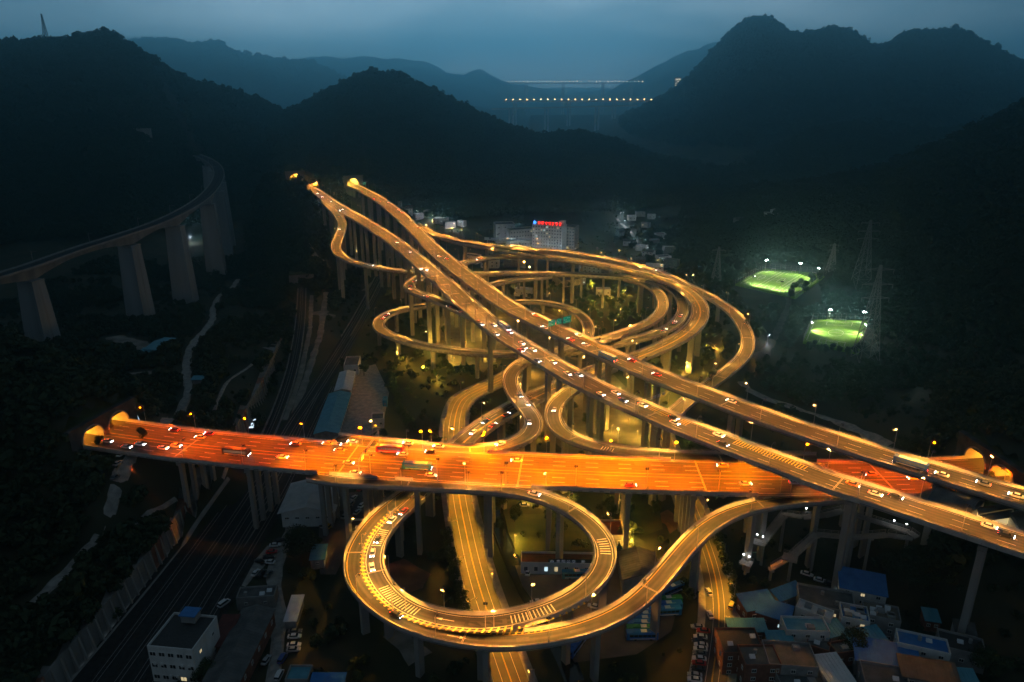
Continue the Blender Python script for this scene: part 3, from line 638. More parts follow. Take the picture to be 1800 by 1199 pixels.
# ---------------------------------------------------------------- streets, yards and paths on the valley floor
def patch(name, px, m, z=0.02, grow=1.0):
    poly = [at(a, b, 0) for a, b in px]
    if m is not M_GRASS: block_poly(poly, grow)
    bm = MB(); bm.add([(p.x, p.y, z) for p in poly], [tuple(range(len(poly)))])
    me = bm.mesh(name, m)
    if me.polygons[0].normal.z < 0: me.flip_normals()
    return link(name, me, kind='structure')
def street(key, name, w, walk=2.6):
    p = SPATH[key]
    for s in np.arange(0, p.len, 2.0): q = p.q(s); block(q.x, q.y, w / 2 + walk)
    MB().add(*strip(p, -w / 2, w / 2, .06)).build(name, M_ASPH_OLD, kind='structure')
    for sg in (-1, 1):
        MB().sweep(profile(p, [(sg * w / 2, -.4), (sg * w / 2, .2), (sg * (w / 2 + walk), .2), (sg * (w / 2 + walk), -.4)][::sg])).build('pavement', M_RENDER_G, kind='structure')
    m = MB()
    for o in (0.12, -0.12): m.add(*strip(p, o - .07, o + .07, .075))
    m.build('street_marking', M_PAINT_Y, kind='structure')
    m = MB()
    for o in (w / 2 - 2.6, -w / 2 + 2.6): m.add(*strip(p, o - .07, o + .07, .075))
    m.build('street_marking', M_PAINT, kind='structure')
def drape(name, pxs, w, m, dz=0.12, wob=0.5, blk=True):
    """a path laid on the terrain"""
    pts = [hit(*p) for p in pxs]; out_ = []
    for a, b in zip(pts[:-1], pts[1:]):
        n = max(1, int((b - a).length / 5))
        for k in range(n): out_.append(a.lerp(b, k / n))
    out_.append(pts[-1])
    for _ in range(3): out_ = [out_[0]] + [(out_[i - 1] + out_[i] * 2 + out_[i + 1]) / 4 for i in range(1, len(out_) - 1)] + [out_[-1]]
    rows = []
    for i, p in enumerate(out_):
        t = (out_[min(i + 1, len(out_) - 1)] - out_[max(i - 1, 0)]); t.z = 0; t.normalize(); n = Vector((-t.y, t.x, 0)); r = []
        ww = w * (1 + wob * (R.random() - .5))
        for k in range(5):
            q = p + n * (ww * (k / 4 - .5)); r.append((q.x, q.y, gz(q.x, q.y) + dz + (.15 if 0 < k < 4 else -.25)))
        rows.append(r)
        if blk: block(p.x, p.y, w / 2 + 1)
    MB().sweep(rows, closed=False).build(name, m, kind='structure')
    return out_
street('street_w', 'street', 10.5); street('street_e', 'street', 9.0)
M_YARD = mat('yard_concrete', (0.10, 0.085, 0.078), (0.17, 0.145, 0.13), 0.12, 0.9, detail=9)
M_PLAZA = mat('pale_paving', (0.11, 0.10, 0.085), (0.20, 0.18, 0.15), 0.15, 0.9, detail=9)
patch('bus_yard', [(905,994),(1040,982),(1092,960),(1165,985),(1195,1050),(1180,1110),(1120,1150),(1010,1165),(952,1078),(918,1030)], M_YARD)
patch('plaza', [(772,560),(800,536),(880,520),(930,545),(900,600),(850,655),(790,640),(765,600)], M_PLAZA)
patch('plaza', [(940,540),(1010,570),(1030,610),(1120,700),(1150,760),(1110,800),(1000,800),(955,760),(930,700),(905,640),(905,585)], M_PLAZA)
patch('parking_lot', [(560,905),(612,866),(700,862),(655,915),(612,965),(590,1010),(562,1010)], M_YARD)
patch('lawn', [(905,905),(1035,900),(1040,965),(905,975)], M_GRASS, 0.03, 0)
patch('lawn', [(1060,870),(1155,865),(1165,930),(1110,950),(1060,930)], M_GRASS, 0.03, 0)
patch('goods_yard', [(602,655),(660,640),(684,690),(672,752),(640,772),(600,772)], M_GRAVEL)
patch('gravel_yard', [(425,428),(560,420),(570,440),(520,452),(430,448)], M_GRAVEL)
drape('dirt_road', [(418,492),(408,508),(385,519),(374,545),(372,566),(345,598),(330,622),(327,655),(333,690),(318,720),(292,746)], 5.5, M_GRAVEL)
drape('dirt_road', [(236,793),(220,822),(207,865),(190,912),(160,955),(122,1002),(60,1062)], 5.0, M_GRAVEL)
drape('dirt_road', [(520,905),(505,950),(478,1000),(486,1050),(492,1100),(487,1150),(478,1205)], 6.0, M_GRAVEL)
drape('dirt_road', [(482,962),(450,1002),(420,1030)], 7.0, M_GRAVEL)
drape('footpath', [(455,630),(435,650),(400,668),(385,700),(372,735)], 2.2, M_GRAVEL)
drape('footpath', [(310,880),(270,915),(235,930)], 2.2, M_GRAVEL)
drape('park_path', [(1148,712),(1172,690),(1196,668),(1212,642),(1226,612),(1240,600),(1262,618),(1262,640),(1245,662),(1235,690)], 3.5, M_PLAZA)
drape('dirt_road', [(1302,672),(1322,690),(1350,702),(1372,712),(1430,728),(1480,744),(1530,768),(1560,786)], 5.0, M_GRAVEL, wob=1.0)
M_BARE = mat('bare_pale_earth', (0.16, 0.145, 0.12), (0.30, 0.275, 0.24), 0.15, 0.95, detail=9)
drape('bare_earth', [(573,515),(563,590),(540,660),(512,745)], 5, M_BARE, wob=.45)
drape('bare_earth', [(548,520),(545,580),(528,660),(500,740)], 4, M_BARE, wob=.45)
drape('bare_earth', [(640,512),(652,500),(664,492)], 6, M_BARE, wob=.45)
drape('bare_earth', [(560,548),(575,560),(590,556)], 12, M_BARE, wob=1.0)
drape('bare_earth', [(200,592),(240,606),(270,620)], 12, M_BARE, wob=.45)
drape('bare_earth', [(225,660),(300,655)], 9, M_BARE, wob=.45)
drape('bare_earth', [(540,440),(560,455),(576,470)], 12, M_BARE, wob=1.0)
drape('bare_earth', [(640,1010),(700,1000),(730,1040)], 14, M_EARTH, wob=1.2)
drape('bare_earth', [(1160,905),(1200,925)], 16, M_EARTH, wob=.8)
drape('bare_earth', [(690,1110),(720,1130),(740,1160)], 12, M_BARE, wob=1.0)
drape('access_road', [(1345,622),(1372,570),(1388,530),(1374,505)], 6.0, M_ASPH_OLD)
drape('access_road', [(1290,640),(1318,632),(1345,622)], 6.0, M_ASPH_OLD)
drape('village_lane', [(1085,385),(1098,398),(1112,412),(1120,430),(1132,445)], 5.0, M_GRAVEL)
drape('canal', [(868,880),(880,940),(905,1000),(930,1048),(990,1145),(1010,1200)], 9.0, M_WATER, dz=0.02, wob=0.0)
# ---------------------------------------------------------------- railway on the valley floor
class PixPath(Path): pass
TRK = [[(531,505,.3),(527,570,.3),(515,640,.3),(497,700,.3),(470,765,.3),(425,845,.3),(340,965,.3),(240,1100,.3),(165,1200,.3),(60,1340,.3)],
       [(668,482,.3),(632,550,.3),(590,620,.3),(545,690,.3),(505,750,.3),(455,840,.3),(375,960,.3),(280,1095,.3),(205,1200,.3),(105,1340,.3)],
       [(677,486,.3),(645,550,.3),(604,620,.3),(560,690,.3),(520,750,.3),(472,840,.3),(396,965,.3),(310,1090,.3),(238,1200,.3),(145,1340,.3)],
       [(560,690,.3),(530,750,.3),(490,840,.3),(422,955,.3),(340,1090,.3),(272,1200,.3),(185,1340,.3)],
       [(585,680,.3),(550,750,.3),(510,845,.3),(448,955,.3),(370,1085,.3),(306,1195,.3),(228,1340,.3)]]
TL = ['dark railway track coming out of the small tunnel and running beside the retaining wall', 'second railway track from the retaining wall in the sunken yard',
      'middle railway track of the sunken yard running under the orange viaduct', 'fourth railway track from the retaining wall in the sunken yard', 'railway track nearest the parked cars in the sunken yard']
M_SLEEP = mat('dark_sleeper', (.035, .032, .03), rough=.9)
for k, t in enumerate(TRK):
    p = Path(t); root = thing('railway_track', TL[k], 'railway track', group='railway tracks in the yard')
    for s in np.arange(0, p.len, 3.0): q = p.q(s); block(q.x, q.y, 4)
    MB().sweep(profile(p, [(-3.2, -.75), (-1.9, -.12 + .01 * k), (1.9, -.12 + .01 * k), (3.2, -.75)]), closed=False).build('track_bed', M_BALLAST, root)
    for o in (-.72, .72): MB().sweep(profile(p, [(o - .05, 0), (o - .05, .17), (o + .05, .17), (o + .05, 0)])).build('rail', M_STEEL, root)
    sl = MB(); s = 0.0
    while s < p.len:
        q = p.q(s); sl.box((q.x, q.y, q.z - .06), (.26, 2.5, .14), p.ang(s)); s += 2.4
    sl.build('sleeper', M_SLEEP, root, kind='stuff')
    if k < 2:
        for o in (-3.4, 3.4): MB().sweep(profile(p, [(o - .35, -1), (o - .35, .25), (o + .35, .25), (o + .35, -1)], 4, p.len * (.62 if k == 0 else .34))).build('track_kerb', M_CONC_D, root)
poly = [at(*p) for p in [(420,790,0),(470,770,0),(555,720,0),(600,690,0),(520,850,0),(330,1205,0),(200,1330,0),(20,1330,0),(120,1205,0),(395,842,0)]]
bm = MB(); bm.add([(q.x, q.y, -.14) for q in poly], [tuple(range(len(poly)))]); me = bm.mesh('railway_yard', M_BALLAST)
if me.polygons[0].normal.z < 0: me.flip_normals()
link('railway_yard', me, kind='structure')
for vp in ([(402,842),(340,928),(268,1028),(150,1172),(90,1240)], [(478,888),(430,960),(380,1040),(330,1110)], [(488,896),(440,968),(395,1040)], [(430,800),(392,846)], [(300,1160),(262,1215)]):
    drape('verge_strip', vp, 1.3, M_CONC, dz=.35, wob=.1)
# retaining wall with sloping ribs
WP = Path([(a, b, 0) for a, b in WALL_PX], 3.0)
root = thing('retaining_wall', 'long concrete retaining wall with sloping ribs beside the railway yard', 'retaining wall')
sg = -1.0
for k in range(int(WP.len // 9)):
    a = k * 9.0; hgt = .7 + 8.2 * min(1, max(0, (525 - WP.q(a + 4).y) / 70))
    MB().sweep(profile(WP, [(-.1, -1.5), (-1.0, hgt), (-1.7, hgt), (-2.2, hgt - .6), (-15.0, hgt + .1), (-15.0, -1.5)], a, a + 8.9, 3)).build('wall_panel', [M_CONC_D, M_BRICK][1 if R.random() < .16 else 0], root)
    for da in (1.0, 5.5):
        q, n = WP.q(a + da), (WP.q(a + da, 1) - WP.q(a + da)); rows = []
        for dd in (0, .75):
            q2 = WP.q(a + da + dd); rows.append([q2 + n * .95 + Vector((0, 0, -1)), q2 - n * .75 + Vector((0, 0, hgt - .4)), q2 - n * 1.3 + Vector((0, 0, hgt - .4)), q2 - n * .5 + Vector((0, 0, -1))])
        MB().sweep(rows).build('buttress', M_CONC, root)
# ---------------------------------------------------------------- tunnel portals
def portal(key, name, label, tubes, r, lampmat, lightcol, power, wall_top, wmat, dz=0.0):
    px, py, an, pz, hw = PORT[key]; pz += dz
    fx, fy = math.cos(an), math.sin(an); lx, ly = -fy, fx
    def P(l, a, z): return Vector((px + lx * l + fx * a, py + ly * l + fy * a, pz + z))
    root = thing(name, label, 'tunnel portal', group='tunnel mouths')
    wall = MB(); xs = [-hw - 3.5]
    arcs = []
    for c in tubes:
        arc = [(c + r * math.cos(PI * (1 - k / 16)), 1.6 + r * math.sin(PI * (1 - k / 16))) for k in range(17)]; arcs.append([(c - r, -1)] + arc + [(c + r, -1)])
    # face of the wall: strips between the openings and above the arches
    def quad(a, b, c, d):
        f = [P(l, -.6, z) for l, z in (a, b, c, d)]; wall.add(f, [(0, 1, 2, 3)])
    cuts = [-hw - 3.5]
    for arc in arcs:
        quad((cuts[-1], -30), (arc[0][0], -30), (arc[0][0], wall_top), (cuts[-1], wall_top)); quad((arc[0][0], -30), (arc[-1][0], -30), (arc[-1][0], -.45), (arc[0][0], -.45))
        for (l0, z0), (l1, z1) in zip(arc[1:-1], arc[2:-1]): quad((l0, z0), (l1, z1), (l1, wall_top), (l0, wall_top))
        cuts.append(arc[-1][0])
    quad((cuts[-1], -30), (hw + 3.5, -30), (hw + 3.5, wall_top), (cuts[-1], wall_top))
    wall.sweep([[P(l, -.6, wall_top), P(l, -1.0, wall_top), P(l, -1.0, wall_top + .7), P(l, 1.4, wall_top + .7), P(l, 1.4, wall_top)] for l in (-hw - 3.7, hw + 3.7)])
    wall.build('head_wall', wmat, root)
    cv = MB(); cv.sweep([[P(l, a, z) for a, z in ((-.5, wall_top - .6), (5, wall_top + .2), (14, wall_top + 5.5), (24, wall_top + 8.5), (24, wall_top + 2), (-.5, wall_top - 3))] for l in (-hw - 5, -hw * .3, hw * .4, hw + 5)]); cv.build('slope_cover', M_GRASS, root)
    for arc in arcs:
        rows = [[P(l, a, z) for l, z in arc] for a in (-.6, 14, 28, 42)]
        tb = MB().sweep(rows, closed=False); tb.add(rows[-1], [tuple(range(len(arc)))])
        tb.build('tunnel_lining', M_PARA, root)
        c = (arc[0][0] + arc[-1][0]) / 2
        MB().sweep([[P(c + o, a, z) for o, z in ((-r, -.4), (-r, -.02), (r, -.02), (r, -.4))] for a in (-.6, 42)]).build('tunnel_floor', M_ASPHALT, root)
        rim = MB(); rim.sweep([[P(c + (r + e) * math.cos(PI * (1 - k / 16)), d, 1.6 + (r + e) * math.sin(PI * (1 - k / 16))) for e, d in ((0, -.6), (0, -.95), (.55, -.95), (.55, -.6))] for k in range(17)]); rim.build('arch_ring', M_CONC, root)
        for a in (2, 9, 16, 23, 30, 37):
            for o in (-.55, .55):
                q = P(c + r * o, a, 1.6 + r * math.sqrt(1 - o * o) - .35); MB().box(q, (1.6, .5, .2), an).build('tunnel_lamp', lampmat, root)
        for a in (13, 25, 36):
            ld = bpy.data.lights.new('tunnel_light', 'POINT'); ld.energy = power; ld.color = lightcol; ld.shadow_soft_size = .6
            lo = bpy.data.objects.new('tunnel_light', ld); COL.objects.link(lo); lo.parent = root; lo.location = P(c, a, r + .6)
    return root
portal('west', 'tunnel_portal', 'twin arched tunnel mouth glowing orange at the left end of the crossing viaduct', (-7.2, 7.2), 5.6, E_TUNNEL_R, (1, .33, .02), 26000, 9.0, M_PORT)
portal('east', 'tunnel_portal', 'twin arched tunnel mouth glowing orange at the right end of the crossing viaduct', (-7.2, 7.2), 5.6, E_TUNNEL_R, (1, .33, .02), 26000, 9.0, M_PORT)
portal('a1', 'tunnel_portal', 'wide tunnel mouth glowing yellow where the upper carriageway enters the centre hill', (0,), 7.4, E_TUNNEL, (1, .55, .07), 30000, 12.0, M_CONC_D)
portal('a2', 'tunnel_portal', 'tunnel mouth glowing amber half hidden behind the dark knoll', (0,), 7.4, E_TUNNEL, (1, .42, .04), 30000, 12.0, M_CONC_D)
# railway tunnel on the valley floor
q = at(531, 500, 0); an = math.atan2(TRK and (at(531, 505).y - at(527, 570).y), at(531, 505).x - at(527, 570).x)
root = thing('railway_tunnel_portal', 'small dark railway tunnel mouth in a grey head wall on the left valley floor', 'tunnel portal')
fx, fy = math.cos(an), math.sin(an)
def P2(l, a, z): return Vector((q.x - fy * l + fx * a, q.y + fx * l + fy * a, z))
arc = [(-3.2, -.5)] + [(3.2 * math.cos(PI * (1 - k / 12)), 3 + 3.2 * math.sin(PI * (1 - k / 12))) for k in range(13)] + [(3.2, -.5)]
wl2 = MB()
for (l0, z0), (l1, z1) in zip(arc[1:-1], arc[2:-1]): wl2.add([P2(l0, 0, z0), P2(l1, 0, z1), P2(l1, 0, 9), P2(l0, 0, 9)], [(0, 1, 2, 3)])
for s_ in (-1, 1): wl2.add([P2(s_ * 3.2, 0, -1), P2(s_ * 10, 0, -1), P2(s_ * 10, 0, 9), P2(s_ * 3.2, 0, 9)], [(0, 1, 2, 3)])
for s_ in (-1, 1): wl2.sweep([[P2(s_ * 10, 0, -1), P2(s_ * 10, 0, 9), P2(s_ * 10.8, 0, 9), P2(s_ * 10.8, 0, -1)], [P2(s_ * 10, 22, -1), P2(s_ * 10, 22, 9), P2(s_ * 10.8, 22, 9), P2(s_ * 10.8, 22, -1)]])
wl2.build('head_wall', M_CONC_D, root)
MB().sweep([[P2(l, a, z) for l, z in arc] for a in (0, 22)], closed=False).build('tunnel_lining', M_CONC_D, root)
MB().box(P2(0, 11, 9.2), (22, 21.6, .5), an).build('roof_slab', M_GRASS, root)
# ---------------------------------------------------------------- high railway viaduct on the left slope
M_VIAD = mat('pale_viaduct_concrete', (0.26, 0.27, 0.275), (0.38, 0.39, 0.395), 0.12, 0.9, detail=9, aniso=(1, 1, 0.08))
RWP = Path([(-120,520,61),(-60,503,62),(0,485,63),(60,466,64),(130,441,66),(205,417,68),(270,395,70),(320,372,72),(356,349,74),(378,325,76),(385,304,77),(376,288,78),(354,276,79),(322,267,80),(285,259,80),(250,252,80)])
root = thing('railway_viaduct', 'tall concrete railway viaduct on massive piers curving across the dark left slope', 'railway viaduct')
PIERX = [(104,475,65),(250,413,68),(318,380,71),(372,343,74.5),(392,322,76)]
ps = sorted(RWP.at_pixel(a, b)[0] for a, b, _ in PIERX)
extra = ps[-1] + 62
while extra < RWP.len - 20: ps.append(extra); extra += 55
rows = []
for i in range(int(RWP.len / 4) + 1):
    s = i * 4.0; d = min(abs(s - x) for x in ps); dep = 3.4 + 4.6 * max(0, 1 - d / 36.0) ** 1.8
    rows.append([RWP.q(s, o, z) for o, z in [(-5.6, 0), (5.6, 0), (5.6, -.6), (3.4, -1.3), (3.1, -dep), (-3.1, -dep), (-3.4, -1.3), (-5.6, -.6)]])
MB().sweep(rows).build('deck', M_CONC_D, root)
for sg in (-1, 1): MB().sweep(profile(RWP, [(sg * 5.6, -.2), (sg * 5.6, 1.1), (sg * 5.35, 1.1), (sg * 5.35, -.2)][::sg])).build('parapet', M_CONC, root)
MB().add(*strip(RWP, -4.6, 4.6, .12)).build('track_bed', M_BALLAST, root)
for o in (-2.9, -1.45, 1.45, 2.9): MB().sweep(profile(RWP, [(o - .05, .1), (o - .05, .35), (o + .05, .35), (o + .05, .1)])).build('rail', M_STEEL_D, root)
for s in ps:
    q = RWP.q(s, 0, -8.0); rz = RWP.ang(s); g = gz(q.x, q.y) - 3; H = q.z - g
    if H < 8: continue
    ca, sa = math.cos(rz), math.sin(rz); rws = []
    for z, k in ((g, .94), (g + H * .5, .82), (q.z - 1.5, .68), (q.z + .1, .72)):
        rws.append([Vector((q.x + x * ca - y * sa, q.y + x * sa + y * ca, z)) for x, y in ((-6.6 * k, -9.0 * k), (6.6 * k, -9.0 * k), (6.6 * k, 9.0 * k), (-6.6 * k, 9.0 * k))])
    o = MB().sweep(rws).build('pier', M_VIAD, root)
    for y in (-9.0, 9.0):
        w2 = [[Vector((q.x + x * k * ca - y * k * 1.012 * sa, q.y + x * k * sa + y * k * 1.012 * ca, z)) for x in (-1.0, 1.0)] for z, k in ((g, .94), (g + H * .5, .82), (q.z - 1.5, .68))]
        MB().sweep(w2, closed=False).build('pier_rib', M_CONC, o)
s = 20
while s < RWP.len - 10:
    for o in (5.3,):
        q = RWP.q(s, o); MB().tube(q, q + Vector((0, 0, 7.5)), .16, .12).bar(q + Vector((0, 0, 7)), RWP.q(s, o - 4, 7.2), .12, .12).build('catenary_mast', M_STEEL, root)
    s += 48
# tunnel mouth of the line high on the slope
q = hit(252, 246); root = thing('tunnel_portal', 'small pale tunnel mouth high on the dark left slope above the railway viaduct', 'tunnel portal', q)
b = MB(); arc = [(5 * math.cos(PI * (1 - k / 10)), 4 + 5 * math.sin(PI * (1 - k / 10))) for k in range(11)]
for (x0, z0), (x1, z1) in zip(arc[:-1], arc[1:]): b.add([(x0, -2, z0), (x1, -2, z1), (x1, -2, 13), (x0, -2, 13)], [(0, 1, 2, 3)])
for s_ in (-1, 1): b.box((s_ * 8.5, -1, 5), (7, 2, 16))
b.build('head_wall', M_CONC, root)
MB().sweep([[(x, a, z) for x, z in [(-5, -3)] + arc + [(5, -3)]] for a in (-2, 14)], closed=False).build('tunnel_lining', M_CONC_D, root)
# ---------------------------------------------------------------- bridges far up the valley
def far_bridge(label, x0, x1, py, Y, w, depth, lamps, lampm, lamph, piers, py2=None):
    root = thing('valley_bridge', label, 'bridge', group='bridges far up the valley'); a = far_at(x0, py, Y); b = far_at(x1, py2 or py, Y)
    MB().bar(a, b, w, depth).build('deck', M_ROOF_W, root)
    for dy in (-w / 2 + .2, w / 2 - .2): MB().bar(a + Vector((0, dy, depth / 2 + .5)), b + Vector((0, dy, depth / 2 + .5)), .4, 1.1).build('parapet', M_PARA, root)
    for px in piers:
        t = (px - x0) / (x1 - x0); q = a.lerp(b, t); g = gz(q.x, q.y) - 3
        for dx in (-6, 6): MB().box((q.x + dx, q.y, (g + q.z - depth / 2) / 2), (5.5, w * .6, q.z - depth / 2 - g)).build('pier', M_ROOF_W, root)
    for k in range(lamps):
        q = a.lerp(b, (k + .5) / lamps) + Vector((0, -w / 2 + .4, 0))
        o = MB().tube(q, q + Vector((0, 0, lamph)), .22, .16, 5).build('lamp_pole', M_STEEL, root)
        MB().box(q + Vector((0, -.6, lamph + .3)), (2.8, 2.0, 2.4)).build('lamp_head', lampm, o)
    return root
E_FAR = glow('distant_amber_lamp', (1.0, 0.50, 0.16), 34.0)
E_FARW = glow('distant_pale_lamp', (1.0, 0.80, 0.55), 15.0)
far_bridge('long level bridge deck in the haze with the larger row of amber lamps', 884, 1162, 178.5, 3500, 24, 4.5, 23, E_FAR, 9, [905, 1000, 1080, 1140])
far_bridge('faintest and farthest bridge with a row of tiny amber lamps in the haze', 890, 1132, 146.5, 5200, 22, 4.5, 36, E_FARW, 11, [925, 990, 1060, 1110])
far_bridge('unlit bridge deck on a tall pale pier below the lamp lit bridges', 864, 1120, 192, 3000, 20, 4.0, 0, E_FARW, 9, [898, 961, 1050], 186)
for n, (px, pyb, pyt, w, Y) in enumerate([(1189, 172, 136, 24, 3300), (1218, 150, 134, 15, 3350)]):
    a = far_at(px, pyb, Y); t = far_at(px, pyt, Y); H = t.z - a.z + 12
    root = thing('tower_block', ['tall tower block with lit windows in the haze left of the big peak', 'smaller lit block on the shoulder of the big peak'][n], 'tower block', (a.x, a.y, a.z - 12))
    MB().box((0, 0, H / 2), (w, 16, H)).build('wall', M_RENDER_G, root)
    MB().box((0, 0, H + 1), (w * .4, 8, 3)).build('roof_housing', M_RENDER_G, root)
    for r_ in range(int(H / 8)):
        for c in range(3):
            if R.random() < .55: MB().box((-w * .32 + c * w * .32, -8.1, 6 + r_ * 8), (1.6, .3, 1.8)).build('lit_window', E_FARW, root)
# ---------------------------------------------------------------- pylons and masts
M_LATT = mat('grey_lattice_steel', (.16, .165, .17), (.24, .245, .25), 2.0, .6)
def pylon(label, base, H, wb, arms, cat='pylon'):
    root = thing('pylon', label, cat, base, group='power pylons'); b = MB()
    def leg(k, z): t = z / H; r = wb / 2 * (1 - t) ** 1.15 + .55; return Vector((r * (1, -1, -1, 1)[k], r * (1, 1, -1, -1)[k], z))
    lv = [H * (1 - (1 - i / 9.0) ** 1.25) for i in range(10)]
    for k in range(4):
        l = MB()
        for z0, z1 in zip(lv[:-1], lv[1:]): l.bar(leg(k, z0), leg(k, z1), .42, .42)
        l.build('leg', M_LATT, root)
        for z0, z1 in zip(lv[:-1], lv[1:]): b.bar(leg(k, z0), leg((k + 1) % 4, z1), .22, .22); b.bar(leg((k + 1) % 4, z0), leg(k, z1), .22, .22); b.bar(leg(k, z1), leg((k + 1) % 4, z1), .22, .22)
    b.build('lattice', M_LATT, root)
    for f, L in arms:
        z = H * f; m = MB()
        for sg in (-1, 1):
            for y in (-.5, .5): m.bar((0, y, z), (sg * L, 0, z + .4), .26, .26); m.bar((0, y, z + 1.6), (sg * L, 0, z + .4), .22, .22)
            m.tube((sg * L * .97, 0, z + .3), (sg * L * .97, 0, z - 2.2), .18, .14)
        m.build('cross_arm', M_LATT, root)
    return root
pylon('tall lattice pylon standing behind the sports pitches at the right', hit(1512, 505), 58, 12, [(.72, 9), (.83, 9.5), (.95, 8)])
pylon('tall lattice pylon in front of the lower sports pitch', hit(1520, 634), 64, 12, [(.66, 9), (.80, 10), (.95, 9)])
pylon('narrow lattice pylon left of the upper sports pitch', hit(1258, 500), 34, 7, [(.9, 6)])
pylon('small lattice pylon above the upper sports pitch', hit(1460, 478), 26, 6, [(.75, 4.5), (.93, 4)])
q = far_at(83, 78, 1110); pylon('thin radio mast on the crest of the left hill', Vector((q.x, q.y, gz(q.x, q.y))), 42, 6, [], 'mast')
for px, py, lb in ((236, 90, 'tiny mast where the left hill falls away'), (343, 95, 'left one of two tiny masts on the far ridge'), (368, 94, 'right one of two tiny masts on the far ridge')):
    q = far_at(px, py, 2600 if px > 300 else 1140); pylon(lb, Vector((q.x, q.y, gz(q.x, q.y) - 4)), 34 if px > 300 else 16, 6 if px > 300 else 3, [(.9, 5)], 'mast')
# ---------------------------------------------------------------- floodlit sports pitches
def spot_light(parent, loc, target, power, col, size=math.radians(110), r=.5, name='flood_light'):
    ld = bpy.data.lights.new(name, 'SPOT'); ld.energy = power; ld.color = col; ld.spot_size = size; ld.spot_blend = .6; ld.shadow_soft_size = r
    lo = bpy.data.objects.new(name, ld); COL.objects.link(lo); lo.parent = parent; lo.location = loc
    lo.rotation_euler = (Vector(target) - Vector(loc)).to_track_quat('-Z', 'Y').to_euler()
    return lo
def pitch(label, corners, z, goals, inner):
    c = [at(a, b, z) for a, b in corners]; ctr = sum(c, Vector()) / 4; block_poly(c, 4)
    root = thing('sports_pitch', label, 'sports pitch', (ctr.x, ctr.y, z)); c = [p - ctr for p in c]
    for p in c: p.z = 0
    def uv(u, v, dz=0.0): return (c[0] * (1 - u) + c[1] * u) * (1 - v) + (c[3] * (1 - u) + c[2] * u) * v + Vector((0, 0, dz))
    MB().sweep([[uv(-.02, v, .1), uv(1.02, v, .1), uv(1.02, v, -9), uv(-.02, v, -9)] for v in (-.03, 1.03)]).build('turf', M_TURF, root)
    ln = MB()
    def line(a, b): ln.bar(uv(*a, .13), uv(*b, .13), .28, .03)
    for k in range(inner):
        u0, u1 = k / inner + .03, (k + 1) / inner - .03
        for a, b in (((u0, .06), (u1, .06)), ((u1, .06), (u1, .94)), ((u1, .94), (u0, .94)), ((u0, .94), (u0, .06)), ((u0, .5), (u1, .5))): line(a, b)
        um = (u0 + u1) / 2; du = (u1 - u0) * .25
        for j in range(16):
            t0, t1 = 2 * PI * j / 16, 2 * PI * (j + 1) / 16; line((um + du * .6 * math.cos(t0), .5 + .12 * math.sin(t0)), (um + du * .6 * math.cos(t1), .5 + .12 * math.sin(t1)))
        for v, d in ((.06, .14), (.94, -.14)): line((um - du, v), (um - du, v + d)); line((um - du, v + d), (um + du, v + d)); line((um + du, v + d), (um + du, v))
        for v in (.06, .94):
            g = MB(); a, b = uv(um - du * .45, v, .1), uv(um + du * .45, v, .1); h_ = Vector((0, 0, 2.2))
            g.bar(a, a + h_, .16, .16).bar(b, b + h_, .16, .16).bar(a + h_, b + h_, .16, .16); g.build('goal', M_SIGN_W, root)
    ln.build('pitch_marking', M_PAINT, root)
    fe = MB(); n = 12
    for e in range(4):
        a, b = [(-.02, -.03), (1.02, -.03), (1.02, 1.03), (-.02, 1.03)][e], [(1.02, -.03), (1.02, 1.03), (-.02, 1.03), (-.02, -.03)][e]
        for k in range(n):
            q = uv(a[0] + (b[0] - a[0]) * k / n, a[1] + (b[1] - a[1]) * k / n, 0); fe.tube(q, q + Vector((0, 0, 5)), .07, .07, 4)
        for z_ in (1.2, 3, 5): fe.bar(uv(*a, z_), uv(*b, z_), .05, .05)
    fe.build('fence', M_STEEL, root)
    return root, ctr, uv
def flood(label, px, py, z, H, target, power, col=(1.0, 1.0, .78)):
    q = at(px, py, z); root = thing('floodlight_mast', label, 'floodlight', (q.x, q.y, z), group='floodlight masts at the sports pitches')
    MB().tube((0, 0, -6), (0, 0, H), .22, .14).build('pole', M_STEEL, root)
    d = (Vector(target) - q); rz = math.atan2(d.y, d.x)
    MB().box((0, 0, H), (.4, 2.6, .9), rz).build('lamp_bracket', M_STEEL_D, root)
    for o in (-.8, 0, .8): MB().box((.45 * math.cos(rz) - o * math.sin(rz), .45 * math.sin(rz) + o * math.cos(rz), H), (.3, .6, .6), rz).build('lamp_head', E_FLOOD, root)
    spot_light(root, (math.cos(rz) * 1.2, math.sin(rz) * 1.2, H), (Vector(target) - q) * .55, power, col, math.radians(116))
    return root
FP = 52000
_, ctr, uv = pitch('large floodlit green pitch complex at the right, the farther of the two', [(1398,521),(1296,499),(1345,473),(1452,483)], 3.0, 2, 3)
for l, px, py in (('brightest floodlight behind the right end of the upper pitch', 1405, 483), ('floodlight among the trees right of the upper pitch', 1437, 492), ('floodlight at the back left of the upper pitch', 1345, 477), ('floodlight at the front left of the upper pitch', 1322, 507), ('floodlight at the front right of the upper pitch', 1372, 517)):
    flood(l, px, py, 2.0, 11, ctr, FP * (1.1 if 'front' in l else .5))
_, ctr, uv = pitch('small floodlit green pitch, the nearer of the two, with a shelter along its back', [(1508,618),(1414,600),(1430,563),(1525,565)], 3.0, 1, 1)
for l, px, py in (('floodlight at the back left of the lower pitch', 1457, 562), ('floodlight at the back right of the lower pitch', 1518, 566), ('floodlight at the left side of the lower pitch', 1424, 585), ('floodlight at the right side of the lower pitch', 1520, 590)):
    flood(l, px, py, 2.0, 8, ctr, FP * .55 * (1.1 if 'side' in l else .5))
